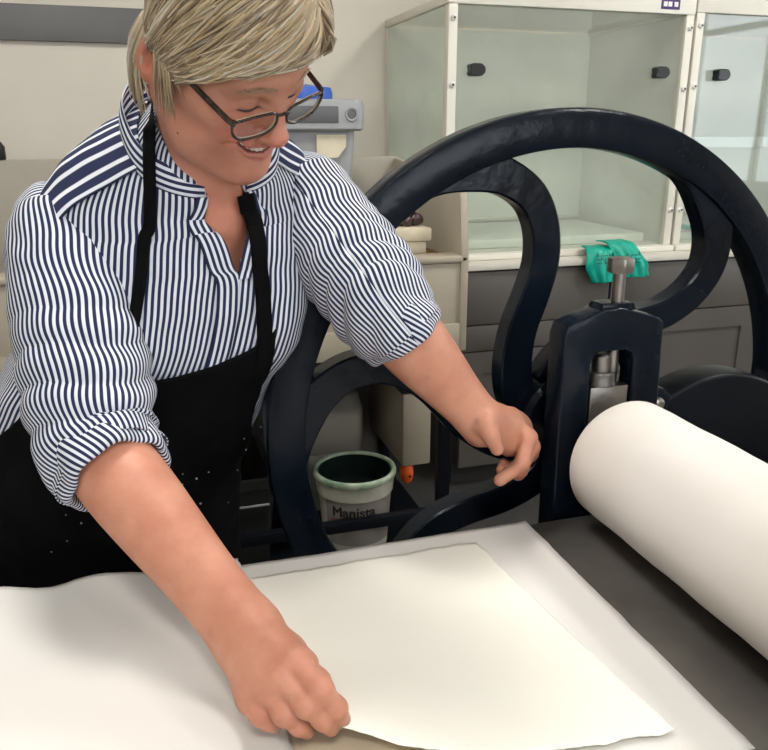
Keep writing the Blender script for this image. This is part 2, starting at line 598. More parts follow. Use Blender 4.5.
for i in range(60):
    hw = W2[i] / 2
    ring = [(-hw, sy0 + sb), (-hw + sb, sy0), (hw - sb, sy0), (hw, sy0 + sb), (hw, sy1 - sb), (hw - sb, sy1), (-hw + sb, sy1), (-hw, sy1 - sb)]
    for (o_, y_) in ring:
        q = C2[i] + N2[i] * o_
        sv.append((q[0], y_, q[1]))
for i in range(59):
    for j in range(8):
        j2 = (j + 1) % 8
        sf.append((i * 8 + j, i * 8 + j2, (i + 1) * 8 + j2, (i + 1) * 8 + j))
sf.append(tuple(range(8))); sf.append(tuple(59 * 8 + j for j in range(8))[::-1])
bm = bmesh.new()
me0 = pyd('spoke', sv, sf, False)
bm.from_mesh(me0)
spoke_me = from_bm('spoke', bm, True, 30)
spoke_me.materials.append(M['iron'])
for i in range(6):
    s = bpy.data.objects.new('spoke', spoke_me)
    COL.objects.link(s)
    s.parent = wheel
    s.location = (AX, 0, AZ)
    s.rotation_euler = (0, -math.radians((111.4, 173.8, 233.4, 292, 352, 51.4)[i]), 0)

# gear guard beside the side frame
gc = (.846, .805)
arc = [(gc[0] + .205 * math.cos(a), gc[1] + .205 * math.sin(a)) for a in np.radians(np.linspace(128, -40, 40))]
poly = [(.695, .965), (.716, .983)] + arc + [(.99, .62), (.695, .62)]
gg = P_(prism('gear_guard', poly, .940, 1.002, M['iron_matt'], None, 'Y', .006, 3))
lug = P_(prism('guard_lug', [(.688, .965), (.692, .992), (.700, 1.000), (.735, 1.000), (.75, .985), (.74, .955), (.70, .945)], .936, .985, M['iron'], None, 'Y', .004))
P_(lathe('guard_bolt', [(0, .926), (.006, .9265), (.0095, .930), (.0105, .938), (0, .938)], M['steel'], axis='Y', n=20, c=(.722, 0, .978)))

# ================================================================== PAPER ON THE BED
def sheet(name, x0, x1, y0, y1, z, t, m, zfun=None, edge=.0, nx=90, ny=60, seed=1, corner=None):
    rs = np.random.default_rng(seed)

    def wob(n):
        w = np.convolve(rs.normal(size=n + 8), np.ones(5) / 5, 'same')[4:-4]
        return w * edge
    u = np.linspace(0, 1, nx); v = np.linspace(0, 1, ny)
    U, V = np.meshgrid(u, v, indexing='ij')
    X = x0 + (x1 - x0) * U + wob(ny)[None, :] * U ** 12 - wob(ny)[None, :] * (1 - U) ** 12
    Y = y0 + (y1 - y0) * V + wob(nx)[:, None] * V ** 12 - wob(nx)[:, None] * (1 - V) ** 12
    if corner:
        X, Y = corner(U, V, X, Y)
    Z = np.full_like(X, z)
    if zfun:
        Z = Z + zfun(U, V, X, Y)
    vv = np.stack([X, Y, Z], -1).reshape(-1, 3)
    o = obj(name, pyd(name, vv, grid_faces(nx, ny), True), m)
    solidify(o, t, 1)
    return o


def zr(U, V, X, Y):
    return .0022 * V ** 14 * (1 + np.sin(X * 21) * np.sin(X * 7 + 1)) + .0006 * (np.sin(X * 40 + Y * 13) + 1)


bp = sheet('backing_paper', -.62, .478, .435, .872, BEDZ + .0008, .0008, M['paper'], lambda U, V, X, Y: zr(U, V, X, Y) * .35, .0012, seed=2)
tag(bp, 'large white backing paper lying on the steel press bed', 'paper')


def z_left(U, V, X, Y):
    c = np.exp(-((X + .22) / .05) ** 2) * .006 + np.exp(-((X + .05) / .03) ** 2) * .003
    return .0010 * (np.sin(X * 33 + Y * 20) + 1) + V ** 8 * (.004 + c + .003 * np.sin(X * 55)) + .0012


np_ = sheet('newsprint_sheet', -.70, .085, .46, .884, BEDZ + .003, .0005, M['paper2'], z_left, .004, seed=3)
tag(np_, 'thin white newsprint sheet with rumpled torn edge below the apron', 'paper')


def crn(U, V, X, Y):
    # the near side of the sheet runs skew, the left corner is drawn towards the hand
    w = (1 - V)
    Y = Y + w * (1 - U) ** 2.0 * .080
    X = X + w * U * .036 + w * (1 - U) * .032
    return X, Y


def zc(U, V, X, Y):
    d = np.hypot((X - .112) / .16, (Y - .548) / .12)
    lift = .027 * np.clip(1 - d, 0, 1) ** 1.6
    return lift + .0004 * (np.sin(X * 60) + 1)


tc_ = sheet('tan_card', .089, .215, .43, .60, BEDZ + .0026, .0012, M['tan'], None, .0006, 20, 20, 6)
tag(tc_, 'tan brown card peeking out under the lifted corner of the cream sheet', 'card')
cs = sheet('print_paper', .073, .384, .470, .832, BEDZ + .0062, .0009, M['cream'], zc, .0022, seed=5, corner=crn)
tag(cs, 'thick cream printmaking sheet with deckled edges, one corner lifted by the hand', 'paper')

# ================================================================== BACK OF THE ROOM
# base cabinet units with drawers, shaker doors and cup handles
CF, CB = 2.64, 3.40                     # carcass front and back
UX = [1.12, 1.742, 2.488, 3.12]
cup_prof = None


def cup_handle(parent, x, z, y):
    """half-dome cup pull"""
    v, f = [], []
    n, k = 18, 8
    for i in range(n + 1):
        a = math.pi * i / n
        for j in range(k + 1):
            b_ = math.pi / 2 * j / k
            v.append((x + .046 * math.cos(a) * math.cos(b_ * .55), y - .026 * math.sin(b_) * (math.sin(a) ** .6 if math.sin(a) > 1e-6 else 0), z + .030 * math.sin(a) * math.cos(b_) - .008))
    f = grid_faces(n + 1, k + 1)
    o = obj('cup_handle', pyd('cup_handle', v, f, True), M['steel'], parent)
    solidify(o, .002, 0)
    pl = prism('backplate', [(x + .050 * math.cos(a), z - .004 + .034 * math.sin(a)) for a in np.linspace(0, 2 * math.pi, 24, endpoint=False)], y - .001, y + .003, M['steel_dark'], o, 'Y')
    return o


def shaker(parent, x0, x1, z0, z1, y, name='door'):
    """frame and recessed panel, front at y"""
    bm = bmesh.new()
    w = .085
    for (a0, a1, c0, c1) in ((x0, x1, z0, z0 + w), (x0, x1, z1 - w, z1), (x0, x0 + w, z0 + w, z1 - w), (x1 - w, x1, z0 + w, z1 - w)):
        box_bm(bm, a0, a1, y, y + .02, c0, c1)
    d = obj(name, from_bm(name, bm, False), M['cab'], parent)
    box('panel', x0 + w, x1 - w, y + .010, y + .018, z0 + w, z1 - w, M['cab'], d, bev=0)
    return d


unit_labels = ['grey base cabinet with drawer and shaker door beside the beige sink',
               'grey base cabinet with drawer and cup handle under the green glove',
               'grey base cabinet with black latch and small knob']
for i in range(3):
    x0, x1 = UX[i] + .002, UX[i + 1] - .002
    e = empty('base_cabinet', ((x0 + x1) / 2, CF, 0))
    tag(e, unit_labels[i], 'cabinet', 'base cabinets')
    L = lambda o: (setattr(o, 'parent', e), setattr(o, 'matrix_parent_inverse', Matrix.Translation(-e.location)))[0]
    body = box('body', x0, x1, CF, CB, .09, .878, M['cab_dark'], bev=0)
    L(body)
    pl = box('plinth', x0, x1, CF + .05, CB, 0, .09, M['cab_dark'], bev=0)
    L(pl)
    if i < 2:
        dr = box('drawer', x0 + .002, x1 - .002, CF - .022, CF, .673, .872, M['cab'], None, bev=.0015)
        L(dr)
        h = cup_handle(None, (x0 + x1) / 2 - (.06 if i == 0 else 0), .795, CF - .024)
        h.parent = dr
        if i == 0:
            r_ = box('drawer', x0 + .002, x1 - .002, CF - .022, CF, .570, .668, M['cab'], None, bev=.0015)
            L(r_)
            d = shaker(None, x0 + .002, x1 - .002, .095, .565, CF - .022)
        else:
            d = shaker(None, x0 + .002, x1 - .002, .095, .668, CF - .022)
        L(d)
    else:
        dr = box('drawer', x0 + .002, x1 - .002, CF - .022, CF, .673, .872, M['cab'], None, bev=.0015)
        L(dr)
        cup_handle(None, (x0 + x1) / 2 + .06, .795, CF - .024).parent = dr
        d = shaker(None, x0 + .002, x1 - .002, .095, .668, CF - .022)
        L(d)
        k = lathe('knob', [(0, -.034), (.010, -.034), (.016, -.028), (.016, -.022), (.007, -.016), (.006, 0)], M['steel'], d, 'Y', 20, (x0 + .062, CF - .022, .597))
        lt = box('latch', x0 + .03, x0 + .085, CF - .036, CF - .022, .51, .535, M['black'], d, bev=.003)
        bm = bmesh.new()
        box_bm(bm, x0 + .02, x0 + .05, CF - .03, CF - .022, .435, .442); box_bm(bm, x0 + .02, x0 + .05, CF - .03, CF - .022, .488, .495)
        box_bm(bm, x0 + .02, x0 + .028, CF - .03, CF - .022, .442, .488); box_bm(bm, x0 + .042, x0 + .05, CF - .03, CF - .022, .442, .488)
        obj('padlock', from_bm('padlock', bm, False), M['black'], d)

wt = box('worktop', 1.105, 3.13, CF - .04, YB - .002, .880, .905, M['counter'], bev=.004)
tag(wt, 'pale cream worktop running over the grey base cabinets', 'worktop')

# acid cabinets with clear perspex fronts
FY0, FY1 = 2.70, 3.412


def fume(x0, x1, z1, label, knobs, nm):
    e = empty('perspex_cabinet', ((x0 + x1) / 2, FY0, .906))
    tag(e, label, 'cabinet', 'perspex cabinets')
    inv = Matrix.Translation(-e.location)

    def L(o):
        o.parent = e
        o.matrix_parent_inverse = inv
        return o
    z0 = .906
    L(box('cabinet_floor', x0, x1, FY0 - .03, FY1, z0, z0 + .022, M['fume'], bev=.003))
    L(box('back_panel', x0, x1, FY1 - .012, FY1, z0 + .022, z1, M['fume_in'], bev=0))
    for xa in ((x0, x0 + .012), (x1 - .012, x1)):
        pass
    L(box('side_panel', x0 + .001, x0 + .006, FY0 + .036, FY1 - .03, z0 + .022, z1, M['perspex_dusty'], bev=0))
    L(box('side_panel', x1 - .010, x1, FY0 + .03, FY1 - .012, z0 + .022, z1, M['fume_in'], bev=0))
    L(box('header', x0 - .004, x1 + .002, FY0 - .006, FY0 + .03, z1, z1 + .12, M['fume'], bev=.004))
    L(box('top_rail', x0 - .004, x0 + .016, FY0 + .031, FY1, z1, z1 + .03, M['fume'], bev=.003))
    L(box('top_rail', x1 - .018, x1 + .002, FY0 + .031, FY1, z1, z1 + .03, M['fume'], bev=.003))
    L(box('top_sheet', x0 + .017, x1 - .019, FY0 + .031, FY1 - .014, z1 + .01, z1 + .015, M['perspex'], bev=0))
    L(box('inner_rail', x0 + .01, x1 - .01, FY1 - .03, FY1 - .012, z0 + .06, z0 + .075, M['fume'], bev=.002))
    # tray lip inside
    L(box('tray', x0 + .05, x1 - .05, FY0 + .10, FY1 - .06, z0 + .022, z0 + .06, M['fume_in'], bev=.01))
    for (a0, a1, yy) in ((x0, x0 + .034, FY0), (x1 - .034, x1, FY0)):
        p = L(box('post', a0, a1, yy - .004, yy + .034, z0 + .022, z1, M['fume'], bev=.003))
        for zz in (z1 - .045, z1 - .26, z0 + .16):
            sc = lathe('screw', [(0, -.010), (.006, -.010), (.010, -.006), (.010, 0)], M['white_metal'], p, 'Y', 14, ((a0 + a1) / 2, yy - .004, zz))
            lathe('screw_hole', [(0, -.0112), (.0042, -.0112), (.0042, -.0095)], M['black'], p, 'Y', 12, ((a0 + a1) / 2 + .001, yy - .004, zz))
    L(box('back_post', x0, x0 + .02, FY1 - .03, FY1 - .012, z0 + .022, z1, M['fume'], bev=.003))
    # lift-up front in two sheets: upper fixed leaf and lower leaf overlapping
    L(box('front_pane', x0 + .034, x1 - .034, FY0 + .008, FY0 + .012, z0 + .40, z1, M['perspex'], bev=0))
    L(box('front_pane', x0 + .034, x1 - .034, FY0 + .016, FY0 + .020, z0 + .022, z0 + .44, M['perspex_dusty'], bev=0))
    for (kx, kz) in knobs:
        prof = [(kx + dx, kz + dz) for dx, dz in ((-.027, -.014), (-.018, -.021), (.016, -.021), (.029, -.012), (.033, 0), (.029, .012), (.016, .021), (-.018, .021), (-.027, .014), (-.023, 0))]
        L(prism('knob', prof, FY0 - .03, FY0 + .008, M['black'], None, 'Y', .003, 1, angle=25))
    return e


c1 = fume(1.070, 2.058, 1.782, 'wide clear perspex cabinet with two black knobs on the worktop', [(1.172, 1.572), (1.925, 1.578)], 0)
c2 = fume(2.070, 3.06, 1.792, 'clear perspex cabinet reflecting the windows, above the black latch', [(2.200, 1.575), (2.95, 1.58)], 1)
lb = box('cabinet_sticker', 1.905, 1.985, FY0 - .0085, FY0 - .0065, 1.797, 1.830, M['purple'], bev=0)
lb.parent = c1
lb.matrix_parent_inverse = Matrix.Translation(-c1.location)
lb2 = text_obj('sticker_lettering', '\u25a0\u25a0 \u25a0', .022, M['white_metal'], lb, (1.945, FY0 - .009, 1.806), (math.pi / 2, 0, 0))

# green rubber gloves
def glove(name, path, widths, thick, seed):
    P = catmull(path, 40)
    Wd = catmull(widths, 40)[:, 0]
    rs = np.random.default_rng(seed)
    nv = 22
    V = []
    T, N_, B = frames(P, (1, 0, 0))
    for i in range(40):
        for j in range(nv):
            s = (j / (nv - 1) - .5) * 2
            wv = .006 * math.sin(s * 5 + i * .22 + seed) + .004 * math.sin(s * 11 + i * .1)
            q = P[i] + np.array([1, 0, 0]) * s * Wd[i] * (1 + .05 * math.sin(i * .5)) + np.array([0, -1, 0]) * (wv + .012 * (1 - s * s))
            V.append(q)
    o = obj(name, pyd(name, V, grid_faces(40, nv), True), M['green'])
    solidify(o, thick, 0)
    return o


EDG = CF - .045
g1 = glove('rubber_glove', [(1.675, 2.68, .942), (1.672, 2.64, .945), (1.668, EDG - .005, .937), (1.66, EDG - .020, .90), (1.668, EDG - .020, .86), (1.685, EDG - .018, .815)], [.042, .05, .058, .062, .06, .045], .006, 1)
tag(g1, 'green rubber glove hanging over the worktop edge, dark print on its cuff', 'glove', 'green gloves')
g2 = glove('rubber_glove', [(1.735, 2.66, .962), (1.742, 2.63, .965), (1.752, EDG - .012, .955), (1.775, EDG - .036, .91), (1.80, EDG - .034, .87), (1.815, EDG - .030, .832)], [.045, .05, .055, .06, .062, .062], .006, 4)
tag(g2, 'green rubber glove draped across the other glove at the worktop edge', 'glove', 'green gloves')
for par, (gx, gz, gy) in ((g1, (1.662, .905, EDG - .041)), (g2, (1.778, .905, EDG - .059))):
    bm = bmesh.new()
    for r_i in range(3):
        for c_i in range(4):
            xx = gx - .028 + c_i * .017; zz = gz + .014 - r_i * .014
            box_bm(bm, xx, xx + (.011 if (r_i + c_i) % 3 else .006), gy - .001, gy + .001, zz, zz + .003)
            if (r_i * 2 + c_i) % 3 == 0:
                box_bm(bm, xx, xx + .0025, gy - .001, gy + .001, zz + .003, zz + .011)
    obj('printed_mark', from_bm('printed_mark', bm, False), M['ink'], par)
g3 = glove('rubber_glove', [(2.18, 2.80, .975), (2.22, 2.78, .99), (2.30, 2.77, .985), (2.36, 2.76, .975)], [.05, .06, .06, .05], .01, 6)
tag(g3, 'green rubber glove lying inside the perspex cabinet above the black latch', 'glove', 'green gloves')

# ------------------------------------------------------------------ long beige trough sink on a dark stand
SX0, SX1, SY0, SY1 = -.95, .888, 2.05, 2.70
sink = empty('trough_sink', ((SX0 + SX1) / 2, SY0, .74))
tag(sink, 'long beige plastic trough sink with high back and side walls', 'sink')
_si = Matrix.Translation(-sink.location)


def S_(o, p=None):
    o.parent = p or sink
    if p is None:
        o.matrix_parent_inverse = _si
    return o


S_(box('front_panel', SX0, SX1, SY0, SY0 + .025, .752, 1.012, M['beige'], bev=.004))
S_(box('front_rim', SX0, SX1, SY0 - .008, SY0 + .07, 1.012, 1.032, M['beige'], bev=.006))
S_(box('front_strip', SX0, SX1, SY0 - .006, SY0 - .0005, .752, .835, M['beige'], bev=.002))
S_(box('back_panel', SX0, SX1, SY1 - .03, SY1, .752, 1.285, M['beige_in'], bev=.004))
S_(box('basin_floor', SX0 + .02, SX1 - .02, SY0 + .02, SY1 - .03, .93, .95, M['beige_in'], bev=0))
S_(prism('side_wall', [(SY0 - .008, .752), (SY0 - .008, 1.03), (SY0 + .012, 1.19), (SY0 + .03, 1.222), (SY0 + .07, 1.234), (SY1 - .031, 1.280), (SY1 - .031, .752)], SX1 - .022, SX1 + .002, M['beige'], None, 'X', .005))
S_(prism('side_wall', [(SY0 - .008, .752), (SY0 - .008, 1.03), (SY0 + .012, 1.19), (SY0 + .03, 1.222), (SY0 + .07, 1.234), (SY1 - .031, 1.280), (SY1 - .031, .752)], SX0 - .002, SX0 + .022, M['beige'], None, 'X', .005))
S_(box('ledge', .58, SX1 - .024, SY0 + .07, SY0 + .26, .99, 1.018, M['beige'], bev=.004))
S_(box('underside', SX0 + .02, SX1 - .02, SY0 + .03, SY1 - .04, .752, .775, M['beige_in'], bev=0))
S_(box('waste_box', .768, .868, 2.26, 2.66, .300, .556, M['beige'], bev=.008))
S_(box('waste_cap', .763, .873, 2.255, 2.655, .5565, .585, M['black'], bev=.005))
S_(box('waste_pipe', .79, .85, 2.38, 2.44, .585, .755, M['beige_in'], bev=.02))

# stand
stand = empty('sink_stand', ((SX0 + SX1) / 2, SY0, 0))
tag(stand, 'dark metal stand with low shelf carrying the trough sink', 'stand')
_st = Matrix.Translation(-stand.location)


def T_(o):
    o.parent = stand
    o.matrix_parent_inverse = _st
    return o


for xx in (SX0 + .03, .02, .835):
    for yy in (SY0 + .02, SY1 - .02):
        T_(box('post', xx - .018, xx + .018, yy - .018, yy + .018, 0, .7505, M['iron_matt'], bev=.003))
T_(box('front_bar', SX0 + .05, .8155, SY0 + .004, SY0 + .032, .205, .240, M['iron_matt'], bev=.003))
T_(box('top_rail', SX0 + .05, .8155, SY0 + .004, SY0 + .036, .712, .7505, M['iron_matt'], bev=.003))
T_(box('shelf', SX0 + .03, .86, SY0 + .04, SY1, .085, .10, M['iron_matt'], bev=.002))
T_(box('back_sheet', SX0 + .05, .84, SY1 + .0, SY1 + .012, .102, .745, M['skirt_grey'], bev=0))

# cream box with lid, dark plum stones on it
bx = empty('soap_box', (.735, 2.19, 1.018))
tag(bx, 'cream lidded box with rusty base on the sink ledge', 'box')
solid_box('tray', .640, .845, 2.135, 2.28, 1.0185, 1.026, M['rust'], bx, .002)
solid_box('body', .660, .798, 2.145, 2.26, 1.0265, 1.062, M['cream_box'], bx, .004)
solid_box('lid', .650, .812, 2.138, 2.268, 1.0625, 1.102, M['cream_box'], bx, .006)
for i, (dx, dy, dz, r) in enumerate([(-.036, 0, .018, .022), (.0, -.012, .016, .020), (.034, .002, .019, .023), (-.008, .022, .019, .021), (-.016, 0, .046, .019), (.016, .004, .047, .020)]):
    bm = bmesh.new()
    bmesh.ops.create_icosphere(bm, subdivisions=2, radius=r)
    for v in bm.verts:
        v.co *= 1 + .12 * math.sin(v.co.x * 190 + i) * math.cos(v.co.z * 160 + i * 2)
        v.co.x *= 1.1
        v.co.z *= .9
    o = obj('plum_stone', from_bm('plum_stone', bm, True, 80), M['plum'])
    o.location = (.748 + dx, 2.20 + dy, 1.102 + dz)
    tag(o, 'small glossy dark plum lump resting directly on the cream box lid' if i < 4 else 'small glossy dark plum lump on top of the pile above the cream box', 'stone', 'lower lumps on the cream box' if i < 4 else 'upper lumps on the cream box')

# grey tub with handle, blue roll in it
tub = empty('grey_tub', (.50, 2.36, .951))
tag(tub, 'tall grey plastic tub with round handle hole standing in the sink', 'tub')


def rrect(hx, hy, r, n=6):
    pts = []
    for (sx, sy, a0) in ((1, 1, 0), (-1, 1, 90), (-1, -1, 180), (1, -1, 270)):
        for i in range(n + 1):
            a = math.radians(a0 + 90 * i / n)
            pts.append((sx * (hx - r) + r * math.cos(a), sy * (hy - r) + r * math.sin(a)))
    return pts


def rr_loft(name, secs, m, parent, cap0=True, cap1=True, angle=40):
    V, F = [], []
    for (hx, hy, r, z) in secs:
        V += [(x, y, z) for x, y in rrect(hx, hy, r)]
    n = 28
    for i in range(len(secs) - 1):
        for j in range(n):
            j2 = (j + 1) % n
            F.append((i * n + j, i * n + j2, (i + 1) * n + j2, (i + 1) * n + j))
    if cap0:
        F.append(tuple(range(n))[::-1])
    if cap1:
        F.append(tuple((len(secs) - 1) * n + j for j in range(n)))
    return obj(name, pyd(name, V, F, True, angle), m, parent)


rr_loft('body', [(.095, .095, .03, 0), (.118, .112, .03, .40), (.118, .112, .03, .432)], M['grey_tub'], tub, True, False)
rr_loft('rim', [(.132, .128, .03, .418), (.140, .135, .034, .424), (.142, .136, .034, .488), (.138, .132, .032, .500), (.124, .118, .03, .503), (.116, .110, .03, .497), (.114, .108, .03, .42)], M['grey_tub'], tub, False, False)
lathe('handle_hole', [(0, -.1375), (.011, -.1375), (.013, -.136), (.013, -.12)], M['grey_tub_dark'], tub, 'Y', 24, (.098, 0, .463))
lathe('handle_ring', [(.013, -.139), (.018, -.140), (.020, -.1365), (.02, -.13), (.013, -.13)], M['grey_tub'], tub, 'Y', 24, (.098, 0, .463), closed=True)
box('grip_recess', -.10, .06, -.1385, -.134, .440, .484, M['grey_tub_dark'], tub, bev=.002)
pl_ = prism('paper_label', [(.0, .345), (.06, .345), (.085, .375), (.085, .408), (.0, .408)], -.1185, -.1165, M['cream_box'], tub, 'Y')
br = lathe('blue_cap', [(0, 0), (.075, 0), (.075, .52), (.070, .535), (.0, .545)], M['blue'], None, 'Z', 32, (0, 0, 0))
br.location = (.50, 2.36, .953)
tag(br, 'blue rounded roll standing inside the grey tub', 'roll')

# black small object on the back wall of the sink, far end
bo = empty('soap_dispenser', (-.388, 2.685, 1.2855))
tag(bo, 'small black bottle standing on the back edge of the sink', 'bottle')
lathe('body', [(0, 0), (.022, 0), (.024, .006), (.024, .038), (.015, .052), (.008, .056), (.0, .056)], M['black'], bo, 'Z', 24)
lathe('cap', [(0, .056), (.010, .056), (.010, .066), (0, .068)], M['black'], bo, 'Z', 20)

# bucket
BX, BY, BZ = .583, 2.185, .101
bu = empty('bucket', (BX, BY, BZ))
tag(bu, 'white round bucket with grey label and green stained rim under the sink', 'bucket')
lathe('body', [(0, .002), (.098, .0), (.102, .004), (.117, .205), (.118, .235), (.1145, .235), (.112, .2), (.098, .008), (0, .008)], M['bucket'], bu, 'Z', 56)
lathe('skirt', [(.1185, .190), (.1215, .191), (.1255, .236), (.1185, .236)], M['bucket'], bu, 'Z', 64, closed=True, angle=40)
lathe('rim', [(.119, .2365), (.129, .237), (.1315, .243), (.1315, .252), (.129, .258), (.122, .259), (.1165, .254), (.1155, .240)], M['bucket_rim'], bu, 'Z', 64, closed=True, angle=60)
lathe('residue', [(0, .175), (.1105, .175), (.1142, .252), (.1125, .252), (.109, .180), (0, .180)], M['bucket_in'], bu, 'Z', 48)
nl = 40
V, F = [], []
for i in range(nl + 1):
    a = math.radians(-155 + 128 * i / nl)
    for z in (.035, .188):
        rr_ = .1025 + (.117 - .1025) * (z - .004) / .2 + .0012
        V.append((rr_ * math.cos(a), rr_ * math.sin(a), z))
for i in range(nl):
    F.append((2 * i, 2 * i + 2, 2 * i + 3, 2 * i + 1))
lb_ = obj('label', pyd('label', V, F, True), M['label'], bu)
tx = text_obj('lettering', 'Manista', .046, M['letter'], bu, (0, 0, .140), (0, 0, math.radians(-17)), bend=.1168)
bm = bmesh.new()
for i in range(26):
    a = math.radians(-130 + 52 * i / 26 - 15)
    a2 = math.radians(-130 + 52 * (i + .7) / 26 - 15)
    rr_ = .1146
    vs_ = [bm.verts.new((rr_ * math.cos(q), rr_ * math.sin(q), z)) for q, z in ((a, .124), (a2, .124), (a2, .129), (a, .129))]
    bm.faces.new(vs_)
obj('small_print', from_bm('small_print', bm, False), M['red'], bu)

# grey drum behind it
dm = empty('drum_container', (.575, 2.52, .101))
tag(dm, 'large cloudy grey container with sloping shoulder behind the bucket', 'container')
rr_loft('body', [(.10, .10, .03, 0), (.108, .108, .035, .01), (.108, .108, .035, .20), (.104, .104, .035, .21), (.108, .108, .035, .22), (.108, .108, .035, .36), (.095, .095, .04, .41), (.05, .05, .03, .44), (.035, .035, .03, .445)], M['drum'], dm)
lathe('cap', [(0, .445), (.034, .445), (.034, .475), (.03, .48), (0, .48)], M['grey_tub_dark'], dm, 'Z', 28)

# orange drain tap under the waste box
tp = S_(lathe('drain_tap', [(0, 0), (.015, 0), (.022, -.012), (.023, -.035), (.019, -.058), (.012, -.066), (0, -.068)], M['orange'], None, 'Z', 24, (.792, 2.285, .2995)))
lathe('tap_hole', [(0, -.0235), (.005, -.023), (.006, -.019)], M['black'], tp, 'Y', 14, (.796, 2.285, .262))

# black crate on the shelf, behind the wheel
ck = empty('black_crate', (.10, 2.30, .101))
tag(ck, 'black plastic crate with a thin pale line on the shelf under the sink', 'crate')
rr_loft('body', [(.20, .16, .02, 0), (.22, .18, .02, .25), (.225, .185, .02, .255), (.225, .185, .02, .285), (.21, .17, .02, .285), (.19, .15, .02, .02)], M['black'], ck, True, True)
box('handle_bar', .04, .20, -.1865, -.183, .20, .207, M['grey_tub'], ck, bev=.001)

# ================================================================== THE PERSON
# ---------- a small signed-distance mesher (surface nets on sparse blocks)
f32 = np.float32


def smin(a, b, k):
    if k <= 0:
        return np.minimum(a, b)
    h = np.clip(.5 + .5 * (b - a) / k, 0, 1)
    return b + (a - b) * h - k * h * (1 - h)


def smax(a, b, k):
    return -smin(-a, -b, k)


class Op:
    def __init__(s, fn, c, rad, k=0.0, sub=False):
        s.fn, s.c, s.rad, s.k, s.sub = fn, np.asarray(c, float), rad, k, sub


def cone(a, b, ra, rb, k=0.0, sub=False):
    a = np.asarray(a, float); b = np.asarray(b, float)
    ab = b - a
    L2 = float(ab @ ab) + 1e-12

    def fn(p):
        t = np.clip(((p - a) @ ab) / L2, 0, 1)
        return np.linalg.norm(p - a - t[:, None] * ab, axis=1) - (ra + (rb - ra) * t)
    return Op(fn, (a + b) / 2, math.sqrt(L2) / 2 + max(ra, rb), k, sub)


def ell(c, R, rot=None, k=0.0, sub=False):
    c = np.asarray(c, float); R = np.asarray(R, float)

    def fn(p):
        q = p - c
        if rot is not None:
            q = q @ rot
        k0 = np.linalg.norm(q / R, axis=1)
        k1 = np.linalg.norm(q / (R * R), axis=1)
        return k0 * (k0 - 1) / (k1 + 1e-9)
    return Op(fn, c, float(R.max()), k, sub)


def group(ops, k, kin=0.0):
    """several ops blended among themselves with kin, then added with k"""
    cs = np.array([o.c for o in ops]); c = cs.mean(0)
    rad = max(np.linalg.norm(o.c - c) + o.rad for o in ops)

    def fn(p):
        d = None
        for o in ops:
            e = o.fn(p)
            d = e if d is None else smin(d, e, kin)
        return d
    return Op(fn, c, rad, k)


def ev(ops, p):
    d = np.full(len(p), 10.0)
    for o in ops:
        e = o.fn(p)
        d = smax(d, -e, o.k) if o.sub else smin(d, e, o.k)
    return d


